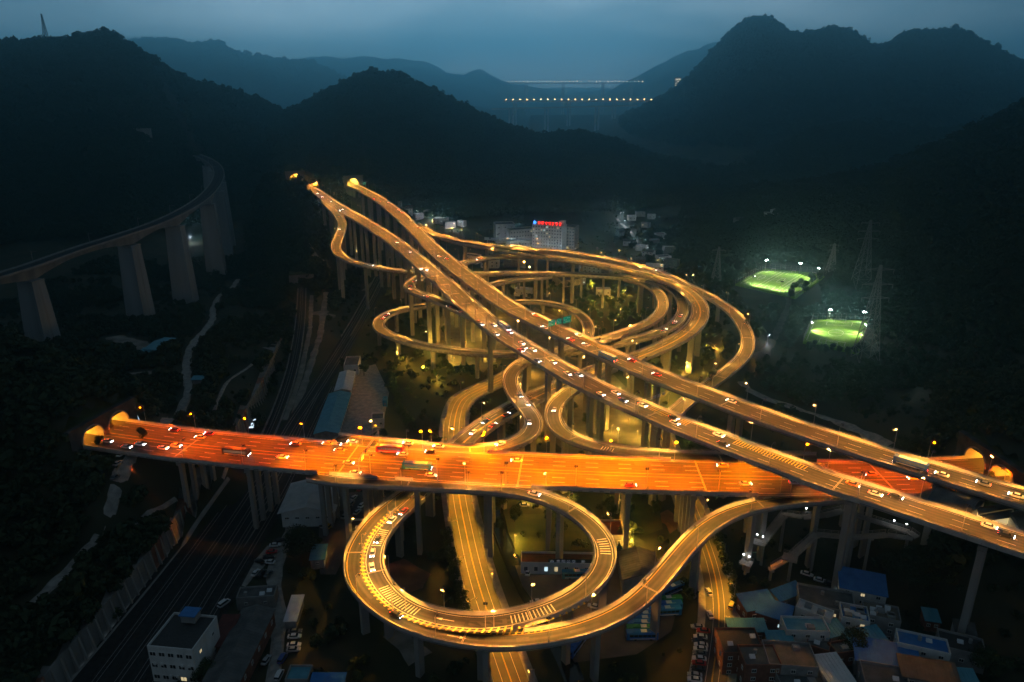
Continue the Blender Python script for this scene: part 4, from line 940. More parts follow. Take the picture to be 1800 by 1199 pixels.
# ---------------------------------------------------------------- buildings
WIN_ME = {}
def window(parent, p, rz, w, h, lit=None):
    """frame standing proud of a wall, pane behind it; p is the centre on the wall, rz the way the wall faces"""
    key = (round(w, 1), round(h, 1))
    if key not in WIN_ME:
        f = MB()
        for z in (-h / 2, h / 2): f.box((.04, 0, z), (.16, w + .16, .14))
        for y in (-w / 2, 0, w / 2): f.box((.04, y, 0), (.16, .1, h))
        WIN_ME[key] = (f.mesh('window', M_SIGN_W), MB().box((0, 0, 0), (.08, w, h)).mesh('pane', M_GLASS), MB().box((0, 0, 0), (.08, w, h)).mesh('pane', E_WIN), MB().box((0, 0, 0), (.08, w, h)).mesh('pane', E_WINC))
    m = WIN_ME[key]; f = link('window', m[0], parent, loc=p, rz=rz)
    link('pane', m[{None: 1, 'warm': 2, 'cool': 3}[lit]], f)
    return f
def house(name, label, cat, x, y, w, d, h, rz=0.0, roof='flat', wallm=None, roofm=None, wins=(), z=None, over=.5, rise=1.8, group=None, z_down=1.5, clutter=0, lit=.0):
    wallm = wallm or M_RENDER_G; roofm = roofm or M_ROOF_G
    z = (gz(x, y) if z is None else z); root = thing(name, label, cat, (x, y, z), rz, group)
    MB().box((0, 0, (h - z_down) / 2), (w, d, h + z_down)).build('wall', wallm, root)
    ow, od = w / 2 + over, d / 2 + over
    if roof == 'flat':
        r = MB().box((0, 0, h + .06), (w - .6, d - .6, .12)).build('roof', roofm, root)
        pp = MB()
        for sx, sy, cx, cy_ in ((w, .28, 0, d / 2 - .14), (w, .28, 0, -d / 2 + .14), (.28, d - .56, w / 2 - .14, 0), (.28, d - .56, -w / 2 + .14, 0)): pp.box((cx, cy_, h + .45), (sx + .02, sy + .02, .9))
        pp.build('parapet', wallm, root)
        r_host = r; zt = h + .12
    elif roof == 'gable':
        prof = [(-od, h - .25), (0, h + rise), (od, h - .25), (od, h - .05), (0, h + rise + .22), (-od, h - .05)]
        r_host = MB().sweep([[(x_, yy, zz) for yy, zz in prof] for x_ in (-ow, ow)]).build('roof', roofm, root)
        MB().sweep([[(x_, yy, zz) for yy, zz in ((-d / 2, h - .3), (0, h + rise - .15), (d / 2, h - .3))] for x_ in (-w / 2 + .03, w / 2 - .03)]).build('gable', wallm, root)
        rb = MB(); n_ = int(w / 1.2)
        for k in range(n_ + 1):
            x_ = -ow + .1 + (2 * ow - .2) * k / n_
            for sg in (-1, 1): rb.bar((x_, sg * od, h - .03), (x_, 0, h + rise + .25), .09, .09)
        rb.build('roof_seam', roofm, r_host, kind='stuff'); zt = h
    else:
        prof = [(-od, h - .1), (od, h + rise), (od, h + rise + .2), (-od, h + .1)]
        r_host = MB().sweep([[(x_, yy, zz) for yy, zz in prof] for x_ in (-ow, ow)]).build('roof', roofm, root)
        MB().sweep([[(x_, yy, zz) for yy, zz in ((-d / 2 + .05, h - .3), (d / 2 - .03, h + rise - .1), (d / 2 - .03, h - .3))] for x_ in (-w / 2 + .03, w / 2 - .03)]).build('gable', wallm, root)
        rb = MB(); n_ = int(w / 1.1)
        for k in range(n_ + 1):
            x_ = -ow + .1 + (2 * ow - .2) * k / n_; rb.bar((x_, -od, h + .13), (x_, od, h + rise + .23), .09, .09)
        rb.build('roof_seam', roofm, r_host, kind='stuff'); zt = h
    for side, rows_, cols, ww, wh in wins:
        L = w if side in 'ns' else d
        for i in range(rows_):
            for j in range(cols):
                u = (j + .5) / cols * L - L / 2; zz = h * (i + .55) / rows_
                pos, a = {'s': ((u, -d / 2 - .03, zz), -PI / 2), 'n': ((u, d / 2 + .03, zz), PI / 2), 'e': ((w / 2 + .03, u, zz), 0), 'w': ((-w / 2 - .03, u, zz), PI)}[side]
                window(root, pos, a, ww, wh, None if R.random() > lit else ('warm' if R.random() < .6 else 'cool'))
    for k in range(clutter):
        x_, y_ = (R.random() - .5) * (w - 3), (R.random() - .5) * (d - 3); t = R.random()
        if t < .5:
            b = MB(); b.add([(x_ - .9, y_ - .7, zt + .35), (x_ + .9, y_ - .7, zt + .35), (x_ + .9, y_ + .6, zt + 1.0), (x_ - .9, y_ + .6, zt + 1.0), (x_ - .9, y_ - .7, zt + .28), (x_ + .9, y_ - .7, zt + .28), (x_ + .9, y_ + .6, zt + .93), (x_ - .9, y_ + .6, zt + .93)], [(0, 1, 2, 3), (7, 6, 5, 4), (0, 4, 5, 1), (2, 6, 7, 3), (1, 5, 6, 2), (3, 7, 4, 0)])
            b.tube((x_ - .8, y_ + .5, zt), (x_ - .8, y_ + .5, zt + .95), .05).tube((x_ + .8, y_ + .5, zt), (x_ + .8, y_ + .5, zt + .95), .05)
            b.build('roof_panel', M_TARP_W, root)
        elif t < .75: MB().tube((x_, y_, zt), (x_, y_, zt + 1.3), .6, .6, 10).build('water_tank', M_STEEL, root)
        else: MB().box((x_, y_, zt + .6), (2.2, 1.8, 1.2)).build('roof_hut', M_RENDER_G, root)
    cr2, sr2 = math.cos(rz), math.sin(rz)
    block_poly([(x + a * cr2 - b * sr2, y + a * sr2 + b * cr2) for a, b in ((-ow, -od), (ow, -od), (ow, od), (-ow, od))], 1.5)
    return root
def roof_at(px, py, h): p = at(px, py, h); return p.x, p.y
# long teal roofed sheds beside the railway
x, y = roof_at(586, 722, 5); rz = math.atan2(*(lambda a, b: (b.y - a.y, b.x - a.x))(at(577, 755, 5), at(601, 686, 5)))
L = (at(577, 755, 5) - at(601, 686, 5)).length
house('shed', 'long low shed with a teal ridged roof beside the railway yard', 'shed', x, y, L, 12.0, 4.2, rz, 'gable', M_RENDER_G, M_ROOF_T, [('s', 1, 12, 1.4, 1.2)], 0, rise=1.3)
p0, p1 = at(602, 684, 5), at(611, 652, 5); m_ = (p0 + p1) / 2
house('shed', 'pale roofed shed continuing the line of the teal roofed shed', 'shed', m_.x, m_.y, (p1 - p0).length, 9.0, 4.2, math.atan2(p1.y - p0.y, p1.x - p0.x), 'gable', M_RENDER_G, M_ROOF_W, [('s', 1, 8, 1.2, 1.2)], 0, rise=1.1)
x, y = roof_at(619, 636, 6); house('store_building', 'small pale building at the far end of the long sheds', 'building', x, y, 9, 16, 6, .1, 'flat', M_PLASTER, M_ROOF_G, [('s', 1, 2, 1.4, 1.4)], 0)
x, y = roof_at(664, 733, 4.5); house('site_office', 'small white box office at the corner of the goods yard', 'building', x, y, 6.5, 8, 4.5, .15, 'flat', M_PLASTER, M_ROOF_G, [('s', 1, 2, 1.2, 1.2)], 0)
x, y = roof_at(677, 703, 2.6); house('container', 'pale blue container beside the trees right of the goods yard', 'container', x, y, 2.5, 6, 2.6, .1, 'flat', M_ROOF_T, M_ROOF_T, [('s', 1, 1, .9, .9)], 0)
x, y = roof_at(548, 866, 9); house('warehouse', 'broad white warehouse with a low gable below the orange viaduct', 'warehouse', x, y, 22, 21, 6.8, PI / 2 + .05, 'gable', M_ROOF_W, M_ROOF_W, [('w', 1, 5, 1.6, .9)], 0, rise=2.6, over=1.3)
x, y = roof_at(322, 1112, 13); wb = house('office_block', 'plain white block with dark flat roof and blue rooftop hut at the bottom left', 'building', x, y, 14.5, 15, 13, -.12, 'flat', M_PLASTER, M_JOINT, [('s', 3, 5, 1.9, 1.5), ('e', 2, 2, 1.2, 1.2)], 0, lit=.12)
hut = MB().box((0, 5, 15.2), (4.6, 3.6, 2.6)).build('roof_hut', M_RENDER_G, wb)
MB().box((0, 5, 16.7), (5.4, 4.4, .3)).build('hut_roof', M_ROOF_B, hut)
for k in range(6):
    q = ((-5.5 + 2.2 * k), -7.75, R.choice([3.2, 7.6])); u = MB().box(q, (.9, .5, .7)).build('air_conditioner', M_SIGN_W, wb)
x, y = roof_at(418, 1135, 7); house('hall', 'long brick hall with a worn grey curved roof at the bottom left', 'building', x, y, 36, 10.5, 6, PI / 2 - .03, 'gable', M_BRICK, M_ROOF_G, [('w', 1, 4, 1.3, 1.4), ('s', 1, 6, 1.2, 1.3)], 0, rise=1.8)
x, y = roof_at(396, 1112, 5); house('lean_to', 'rusty brick lean-to between the white block and the long hall', 'shed', x, y, 5, 12, 5, 0, 'shed', M_BRICK, M_ROOF_R, [], 0)
x, y = roof_at(575, 1196, 5); house('hut', 'low hut with a bright blue roof cut by the bottom edge', 'hut', x, y, 9.5, 5.5, 4, 0, 'shed', M_RENDER_G, M_ROOF_B, [('s', 1, 2, 1, 1)], 0, rise=.8)
x, y = roof_at(560, 972, 4); house('hut', 'small blue roofed hut behind the big dark tree', 'hut', x, y, 5, 8, 4, .1, 'shed', M_RENDER_G, M_ROOF_T, [('s', 1, 1, 1, 1)], 0, rise=.7)
x, y = roof_at(517, 1070, 3); house('lean_to', 'narrow sheet roofed lean-to beside the gravel lane', 'shed', x, y, 3.6, 12, 3, .05, 'shed', M_RENDER_G, M_ROOF_W, [], 0, rise=.5)
x, y = roof_at(452, 1043, 4); house('hut', 'patched flat roofed hut between the railway and the parked cars', 'hut', x, y, 13, 6, 4, .1, 'flat', M_RENDER_G, M_ROOF_G, [('s', 1, 2, 1, 1)], 0, clutter=3)
x, y = roof_at(526, 1185, 3.5); house('hut', 'green netted hut beside the lane at the bottom edge', 'hut', x, y, 7, 6, 3.5, 0, 'flat', M_RENDER_G, M_ROOF_T, [('s', 1, 1, 1, 1)], 0)
x, y = roof_at(288, 638, 5); house('shed', 'shed with a long blue roof beside the upper dirt road', 'shed', x, y, 8, 22, 4, -.15, 'gable', M_RENDER_G, M_ROOF_T, [], rise=1)
x, y = roof_at(268, 651, 4); house('shed', 'low blue shed in front of the long blue roofed one', 'shed', x, y, 9, 6, 3, 0, 'shed', M_RENDER_G, M_ROOF_T, [], rise=.6)
q = hit(350, 675); house('hut', 'tiny pale blue hut right of the dirt road', 'hut', q.x, q.y, 6, 4, 3, 0, 'shed', M_RENDER_G, M_ROOF_T, [], rise=.6)
# bus station with its long name board
x, y = roof_at(995, 984, 4); bs = house('bus_station', 'long white single storey bus station with a dark name board along its roof', 'building', x, y, 34, 7, 4.2, -.03, 'flat', M_PLASTER, M_ROOF_R, [('s', 1, 9, 1.3, 2.0)], 0, lit=.35)
M_BOARD = mat('dark_name_board', (0.012, 0.016, 0.03), rough=0.6)
M_LETTER = mat('pale_letters', (0.55, 0.62, 0.72), rough=0.6, emit=(.6, .72, .9), est=.10)
bd = MB().box((4.5, -3.2, 5.6), (22.5, .3, 1.9)).build('name_board', M_BOARD, bs)
def lettering(text, parent, loc, rot, size, m, name='lettering'):
    cu = bpy.data.curves.new(name, 'FONT'); cu.body = text; cu.size = size; cu.extrude = .03; cu.align_x = 'CENTER'; cu.align_y = 'CENTER'
    o = bpy.data.objects.new(name, cu); COL.objects.link(o)
    dg = bpy.context.evaluated_depsgraph_get(); me = bpy.data.meshes.new_from_object(o.evaluated_get(dg)); bpy.data.objects.remove(o)
    me.materials.clear(); me.materials.append(m)
    o = link(name, me, parent, loc=loc); o.rotation_euler = rot
    return o
lettering('\u8d35 \u9633 \u516c \u4ea4', bd, (-.2, -3.39, 5.6), (PI / 2, 0, 0), 1.5, M_LETTER)
lettering('\u65b0', bd, (6.2, -3.39, 5.6), (PI / 2, 0, 0), 1.5, M_LETTER)
lettering('\u67a2 \u7ebd \u7ad9', bd, (12.2, -3.39, 5.6), (PI / 2, 0, 0), 1.4, M_LETTER)
em = MB(); em.sweep([[(-5.4 + r_ * math.cos(2 * PI * k / 16), -3.37 - .03 * (r_ > .4), 5.6 + r_ * math.sin(2 * PI * k / 16)) for r_ in (.62, .42)] for k in range(17)], closed=False).box((-5.4, -3.38, 5.6), (1.5, .05, .18)); em.build('emblem', M_LETTER, bd)
x, y = roof_at(1124, 988, 8); house('garage_hall', 'grey gabled bus garage standing open at the front right of the bus station', 'building', x, y, 16, 13.5, 6.5, PI / 2 - .02, 'gable', M_RENDER_G, M_ROOF_G, [], 0, rise=2.2)
x, y = roof_at(1068, 930, 5); house('pump_house', 'pale flat roofed building inside the loop beside the lit strip', 'building', x, y, 12, 11, 5, 0, 'flat', M_RENDER_G, M_ROOF_R, [('s', 1, 3, 1, 1.2)], 0)
x, y = roof_at(627, 925, 4); house('hut', 'cream walled hut with a dark open roof beside the loop ramp', 'hut', x, y, 6, 9, 3.6, 0, 'flat', M_PLASTER, M_JOINT, [], 0, clutter=1)
# hospital slab with the red roof sign
c = at(966, 441, 0); hz = -.42; hp = house('hospital', 'white multi storey slab with lit windows and a red neon roof sign', 'hospital', c.x, c.y + 8, 34, 15, 27, hz, 'flat', M_PLASTER, M_ROOF_G, [('s', 8, 11, 1.5, 1.5), ('w', 6, 3, 1.2, 1.2)], 0, lit=.12)
sg = MB()
RS = random.Random(3)
for k in range(7):
    x_ = -9 + k * 4.0
    for _ in range(3): sg.box((x_, -7.7, 28.2 + RS.random() * 2.9), (2.7 - RS.random() * .8, .3, .5))
    for _ in range(2): sg.box((x_ + (RS.random() - .5) * 2.0, -7.7, 29.7), (.5, .3, 3.2))
sg.build('roof_sign', E_RED, hp)
MB().sweep([[(-14.2 + r_ * math.cos(2 * PI * k / 14), -7.7, 29.7 + r_ * math.sin(2 * PI * k / 14)) for r_ in (1.7, .05)] for k in range(15)], closed=False).build('sign_emblem', E_BLUE, hp)
MB().box((14, 2, 29.5), (5, 8, 5)).build('stair_tower', M_PLASTER, hp)
c = at(996, 440, 0); house('hospital_annex', 'glazed grey annex at the right end of the white hospital', 'building', c.x + 4, c.y + 12, 16, 14, 24, hz, 'flat', M_RENDER_G, M_ROOF_G, [('s', 7, 5, 2.0, 2.0)], 0, lit=.08)
c = at(915, 436, 0); house('hospital_wing', 'long middle wing left of the white hospital slab', 'building', c.x, c.y + 16, 30, 14, 18, hz + .8, 'flat', M_PLASTER, M_ROOF_G, [('s', 4, 9, 1.5, 1.5)], 0, lit=.05)
c = at(886, 432, 0); house('hospital_block', 'white block with a slanting parapet at the left of the hospital', 'building', c.x, c.y + 26, 22, 16, 20, hz + .6, 'flat', M_PLASTER, M_ROOF_G, [('s', 3, 3, 1.5, 1.5)], 0)
c = at(893, 436, 0); hl = thing('canopy', 'pale curved canopy roof in front of the hospital wings', 'canopy', (c.x, c.y + 6, 0))
rows = []
for k in range(15):
    t = k / 14; x_, y_ = -26 + 52 * t, -6 + 10 * (t - .5) ** 2 * 4 * .5 - 8 * t
    rows.append([(x_, y_ - 5, 9.2), (x_, y_ + 5, 9.8), (x_, y_ + 5, 10.2), (x_, y_ - 5, 9.6)])
MB().sweep(rows).build('roof', M_ROOF_W, hl)
for k in (1, 4, 7, 10, 13): q = rows[k][0]; MB().tube((q[0], q[1] + 1.5, -1), (q[0], q[1] + 1.5, 9.3), .4).build('column', M_PLASTER, hl)
# houses round the interchange and far up the valley
RH = random.Random(21)
FAR = [(715,378,14,8),(735,385,12,6),(752,380,10,7),(775,392,18,5),(790,400,14,6),(812,398,10,6),(722,372,10,6),(700,365,9,6),(830,462,16,7),(862,470,18,7),(905,468,22,8),(1000,500,26,6),(1040,478,22,9),(1075,482,18,8),(1010,470,20,6),
       (1085,470,16,8),(1120,470,14,8),(1150,480,16,7),(1165,462,14,6),(1140,452,12,6),(1175,445,12,6),(1128,440,12,5),(1105,432,12,5),(1180,470,14,7),(1150,430,10,5),(1160,420,12,5),(1090,415,9,5),(1135,400,10,5),(1110,388,10,5),(1125,380,12,5),(1145,385,10,5),(1300,395,12,6),(1350,385,14,6),(1362,380,10,6),(920,520,14,5),(1060,520,12,5)]
WH = ['plain', 'low', 'narrow', 'weathered', 'square', 'long']
for k, (px, py, w, h) in enumerate(FAR):
    q = hit(px, py); rm, rn = [(M_ROOF_G, 'grey'), (M_ROOF_W, 'pale'), (M_ROOF_R, 'dark red'), (M_ROOF_T, 'teal')][RH.choice([0, 0, 0, 1, 1, 2, 3])]
    where = 'below the gore of the upper carriageway' if px < 850 else ('near the hospital behind the ramps' if px < 1060 else ('on the dark right slope' if px > 1200 else ('in the hamlet up the side valley' if py < 436 else 'at the foot of the side valley hamlet')))
    if py > 505: where = 'on the ground inside the interchange'
    st = RH.choice(['flat', 'gable', 'flat'])
    house('house', f'{WH[k % 6]} {"flat" if st == "flat" else "gabled"} house with a {rn} roof {where}', 'house', q.x, q.y, w, w * .62, h, (RH.random() - .5) * 1.4, st, [M_PLASTER, M_RENDER_G][RH.random() < .5], rm, [('s', max(1, int(h / 3)), max(2, int(w / 4)), 1.3, 1.3)], max(0, q.z), lit=.04, group='houses scattered up the valley')
# crowded village at the lower right: roof centre in the photo, roof height, size, turn
VILL = [(1516,1022,9,17,12,-.35,'shed','B','plaster','blue sloped roof, largest house below the footbridge',2),(1331,1056,6,13,8,.22,'shed','B','brick','blue roof nearest the lit street',1),(1385,1040,5,13,5,.45,'shed','B','grey','narrow blue roof just behind the other blue roofs',1),
 (1362,1072,6,12,8,-.5,'shed','B','brick','blue roof over a brick balcony',2),(1452,1052,7,21,13,-.3,'flat','G','grey','wide dark flat roof',1),(1432,1072,8,13,6,-.6,'flat','W','plaster','pale walled roof terrace',1),(1415,1098,8,16,8,-.05,'flat','T','plaster','long white balcony front',2),
 (1502,1077,8,10,9,-.3,'flat','P','plaster','white panels crowding its blue roof',2),(1549,1074,8,13,9,-.35,'flat','Y','grey','tan flat roof with white panels',2),(1462,1106,6,9,6,.3,'shed','T','grey','small teal roof',1),(1522,1120,6,14,7,.25,'shed','T','plaster','dark teal roof above a white wall',1),
 (1558,1150,6,21,11,-.3,'shed','B','grey','bright blue roof lowest of the blue ones',1),(1622,1128,8,17,8,-.35,'flat','B','plaster','white front and a blue roof deck at the right',2),(1300,1126,8,15,13,0,'flat','J','brick','black flat roof beside the lit street',2),(1335,1152,9,13,10,0,'flat','G','brick','grey roof slab with brick walls',2),
 (1388,1150,9,17,12,-.1,'flat','G','grey','mossy grey roof terrace',2),(1312,1100,5,14,5,0,'shed','T','brick','faded teal roof strip',1),(1370,1120,6,9,4,0,'shed','T','plaster','teal roof over white wall in the middle',1),(1468,1182,6,9,15,.15,'shed','W','grey','pale metal roof at the bottom edge',1),(1556,1188,6,15,11,-.25,'flat','G','grey','stained grey roof at the bottom edge',1),
 (1632,1178,7,18,9,-.25,'shed','O','grey','brownish sheet roof at the bottom right',1),(1692,1192,5,9,7,-.1,'shed','T','plaster','pale teal hut at the bottom right',1),(1407,1192,6,16,8,0,'flat','G','grey','dark roof with one white sheet at the bottom edge',1),(1440,1128,5,8,8,-.5,'flat','G','brick','cluttered brick yard roof',1),(1690,1130,6,15,10,-.4,'flat','J','grey','dark flat roof at the far right',1),(1480,1138,5,8,6,.2,'flat','G','brick','small brick roof among the clutter',1)]
M_ROOF_O = mat('brown_sheet_roof', (0.12, 0.09, 0.07), (0.19, 0.15, 0.12), 0.3, 0.8, detail=8)
M_ROOF_Y = mat('tan_roof', (0.18, 0.15, 0.11), (0.26, 0.22, 0.17), 0.25, 0.9, detail=8)
for k, (px, py, h, w, d, rz, st, rm, wm, lb, sty) in enumerate(VILL):
    x, y = roof_at(px, py, h)
    w, d = w * .86, d * .86
    house('village_house', f'village house with {lb}', 'house', x, y, w, d, h, rz, st, {'brick': M_BRICK, 'grey': M_RENDER_G, 'plaster': M_PLASTER}[wm], {'B': M_ROOF_B, 'G': M_ROOF_G, 'W': M_ROOF_W, 'T': M_ROOF_T, 'P': M_ROOF_B, 'Y': M_ROOF_Y, 'J': M_JOINT, 'O': M_ROOF_O}[rm],
          [('s', sty + 1 if h > 6 else 1, max(2, int(w / 4)), 1.3, 1.2), ('w', sty, 2, 1.1, 1.2)], min(0, gz(x, y)) + 0, rise=1.2, group='houses of the dark village', clutter=9 if rm in 'PY' else (2 if st == 'flat' else 0), lit=.09)
RV = random.Random(9); nv_ = 0
for _ in range(400):
    px, py = RV.uniform(1288, 1730), RV.uniform(1040, 1196)
    if py < 1040 + (px - 1480) * .28: continue
    p = at(px, py, 3)
    w, d, h = RV.uniform(4.5, 8.5), RV.uniform(3.5, 6), RV.uniform(3, 5.5)
    if any(blocked(p.x + a * w * .6, p.y + b * d * .6) for a in (-1, 0, 1) for b in (-1, 0, 1)): continue
    t = RV.choice('BBBTGGW'); st_ = RV.choice(['shed', 'flat', 'shed'])
    house('village_hut', f'{ordinal(nv_)} small infill hut with a {dict(B="blue", T="teal", G="grey", W="pale")[t]} roof squeezed between the village houses', 'hut', p.x, p.y, w, d, h, RV.uniform(-.5, .4), st_, RV.choice([M_BRICK, M_RENDER_G, M_PLASTER]), {'B': M_ROOF_B, 'T': M_ROOF_T, 'G': M_ROOF_G, 'W': M_ROOF_W}[t], [('s', 1, 2, 1, 1)], 0, rise=.8, group='huts of the dark village', clutter=1 if st_ == 'flat' else 0, lit=.06, over=.3)
    nv_ += 1
    if nv_ >= 30: break
# metro station between the carriageways
def slab_px(px, z, th=.5): return [at(a, b, z) for a, b in px], th
st = thing('metro_station', 'grey roofed station hall and lit glazed canopies between the two carriageways', 'station')
def roof_patch(name, px, z, rise, m, th=.5):
    c = [at(a, b, z) for a, b in px]; rows = []
    for k in range(9):
        t = k / 8; a, b = c[0].lerp(c[3], t), c[1].lerp(c[2], t); e = Vector((0, 0, rise * math.sin(PI * t)))
        rows.append([a + e, b + e, b + e - Vector((0, 0, th)), a + e - Vector((0, 0, th))])
    return MB().sweep(rows).build(name, m, st), c
hr, c = roof_patch('hall_roof', [(1657,857),(1731,880),(1706,902),(1630,878)], 38, 2.6, M_ROOF_G)
MB().prism([(p.x, p.y) for p in c], 32, 37.4).build('hall_wall', M_RENDER_G, st)
for px in ([(1714,893),(1786,882),(1783,893),(1720,903)], [(1722,905),(1781,895),(1776,908),(1730,915)]):
    o, c = roof_patch('canopy_roof', px, 36.5, .8, M_ROOF_G)
    MB().prism([(p.x, p.y) for p in [q.lerp(sum(c, Vector()) / 4, .1) for q in c]], 33.2, 35.9).build('glazed_side', glow('lit_station_glass', (1.0, .80, .40), .55), st)
    MB().prism([(p.x, p.y) for p in c], 31.5, 33.2).build('podium', M_RENDER_G, st)
o, c = roof_patch('entrance_roof', [(1774,902),(1850,880),(1870,915),(1795,935)], 37, .8, M_ROOF_G)
MB().prism([(p.x, p.y) for p in c], 31.5, 36.4).build('entrance_wall', M_PLASTER, st)
q = at(1791, 927, 34.5); MB().box(q, (1.4, .6, 1.5)).build('lit_sign', E_WHITE, st)
M_PARKG = M_GRASS
vs = [at(a, b, 33) for a, b in ((1604,872),(1640,855),(1735,882),(1800,905),(1860,925),(1850,950),(1790,940),(1700,912))]
MB().prism([(p.x, p.y) for p in vs], 29.5, 32.9).build('plinth', M_CONC_D, st)
for a, b in ((1640,868),(1700,885),(1760,902),(1720,905),(1800,925),(1840,920)):
    q = at(a, b, 29.5); g = gz(q.x, q.y) - 2; MB().tube((q.x, q.y, g), (q.x, q.y, 29.6), .8).build('column', M_CONC_D, st)
# ---------------------------------------------------------------- zigzag footbridge
fb = thing('footbridge', 'zigzag concrete footbridge with handrail lamps below the right end of the carriageways', 'footbridge')
FBN = [('P', (1312,986), 4.5, (1300,985)), ]
def fb_deck(a, b, w=3.0):
    d = (b - a); d.z = 0; n = Vector((-d.y, d.x, 0)).normalized() * (w / 2)
    MB().sweep([[p + n, p - n, p - n - Vector((0, 0, .5)), p + n - Vector((0, 0, .5))] for p in (a, b)]).build('deck', M_CONC, fb)
    for sgn in (-1, 1):
        m = MB(); N = max(2, int((b - a).length / 2.2)); o = n * sgn * .95
        for k in range(N + 1): q = a.lerp(b, k / N) + o; m.bar(q, q + Vector((0, 0, 1.1)), .1, .1)
        m.bar(a + o + Vector((0, 0, 1.1)), b + o + Vector((0, 0, 1.1)), .12, .12); m.bar(a + o + Vector((0, 0, .55)), b + o + Vector((0, 0, .55)), .08, .08)
        m.build('handrail', M_STEEL, fb)
def fb_pier(q):
    g = gz(q.x, q.y); o = MB().tube((q.x, q.y, g - 1.5), (q.x, q.y, q.z - 1.2), .55, .55, 10).build('pier', M_CONC, fb); MB().box((q.x, q.y, q.z - .85), (1.6, 2.6, .7)).build('pier_cap', M_CONC, o)
pts = [at(1311,986,5), at(1343,950,10.5), at(1380,903,16.5), at(1412,908,19), at(1448,905,20), at(1482,897,20.5), at(1598,934,20.5), at(1612,944,20)]
for a, b in ((pts[1], pts[2]), (pts[2], pts[3]), (pts[3], pts[4]), (pts[4], pts[5]), (pts[5], pts[6]), (pts[6], pts[7])): fb_deck(a, b)
low = [at(1604,946,19.6), at(1560,939,18.6), at(1500,944,17.4), at(1436,938,16.2), at(1392,977,10.5), at(1356,998,5)]
for a, b in zip(low[:-1], low[1:]): fb_deck(a, b)
fb_deck(at(1302,985,5), at(1322,992,5), 4); fb_deck(at(1324,950,10.5), at(1346,956,10.5), 4); fb_deck(at(1376,976,10.5), at(1402,983,10.5), 4.5)
for q in (pts[1], pts[2], pts[3].lerp(pts[4], .5), pts[5].lerp(pts[6], .2), pts[6], low[1].lerp(low[2], .5), low[2], low[3], low[4], low[5], at(1312,988,5)): fb_pier(q)
for q in (at(1306,984,5), at(1316,988,5), at(1330,949,10.5), at(1340,953,10.5), at(1376,900,16.5), at(1416,903,19), at(1484,895,20.5), at(1570,925,20.5), at(1592,931,20.5)):
    MB().tube(q, q + Vector((0, 0, 2.3)), .06).build('lamp_pole', M_STEEL, fb); MB().box(q + Vector((0, 0, 2.4)), (.3, .3, .2)).build('lamp_head', E_WHITE, fb)
    ld = bpy.data.lights.new('rail_light', 'POINT'); ld.energy = 18; ld.color = (1, .82, .6); ld.shadow_soft_size = .2; lo = bpy.data.objects.new('rail_light', ld); COL.objects.link(lo); lo.parent = fb; lo.location = q + Vector((0, 0, 2.0))
# ---------------------------------------------------------------- gantry signs
def gantry(label, key, px, py, boards, two=True, H=7.0, lit=None):
    p = PATH[key]; s, _ = p.at_pixel(px, py); w = ROAD_W[key] / 2; rz = p.ang(s)
    root = thing('sign_gantry', label, 'gantry sign', group='sign gantries over the roads')
    ends = ([w + .3, -w - .3] if two else [w + .3])
    for e in ends: q = p.q(s, e); MB().tube(q, q + Vector((0, 0, H)), .22, .18, 8).build('post', M_STEEL, root)
    a, b = p.q(s, ends[0], H), p.q(s, ends[1] if two else 0, H)
    for dz in (-.5, .3): MB().bar(a + Vector((0, 0, dz)), b + Vector((0, 0, dz)), .22, .22).build('beam', M_STEEL, root)
    for o, bw, bh, m in boards:
        q = p.q(s, o, H - .1); bo = MB().box(q + Vector((math.cos(rz), math.sin(rz), 0)) * .3, (.16, bw, bh), rz).build('sign_board', m, root)
        tx = MB(); rg = random.Random(int(px + o))
        for r_ in range(3):
            for c_ in range(4):
                if rg.random() < .7:
                    f = Vector((math.cos(rz), math.sin(rz), 0)); n = Vector((-f.y, f.x, 0))
                    for sd in (.385, .215): tx.box(q + f * sd + n * ((c_ - 1.5) * bw * .21) + Vector((0, 0, (1 - r_) * bh * .28)), (.02, bw * .13, bh * .13), rz)
        tx.build('sign_marking', M_SIGN_W, bo)
    return root
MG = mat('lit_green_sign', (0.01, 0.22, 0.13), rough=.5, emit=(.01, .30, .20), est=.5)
gantry('large green direction gantry over the upper carriageway', 'A1', 985, 585, [(4.2, 5.0, 3.6, MG), (-1.2, 3.2, 3.0, MG), (-6.2, 4.4, 3.2, MG)])
gantry('narrow white gantry with small black signs over the lower carriageway', 'A2', 1140, 725, [(o, 1.6, 1.3, M_SIGN_W) for o in (9, 6, 3)], H=6.5)
gantry('gantry with a slanted white arrow board over the orange viaduct', 'O', 648, 814, [(-9, 3.0, 2.6, M_SIGN_W), (-4, 2.0, 2.0, M_STEEL_D)], H=7)
gantry('small pale sign at the split of the inner oval ramps', 'P', 1128, 493, [(1.5, 3.4, 2.6, M_PAINT_Y)], two=True, H=5.5)
gantry('green sign beside the mouth of the far yellow tunnel', 'A1', 634, 333, [(5, 4, 3, MG)], H=7)
gantry('pale board over the lower carriageway near the far amber tunnel', 'A2', 551, 335, [(2, 7, 2.6, M_PAINT_Y)], H=7)
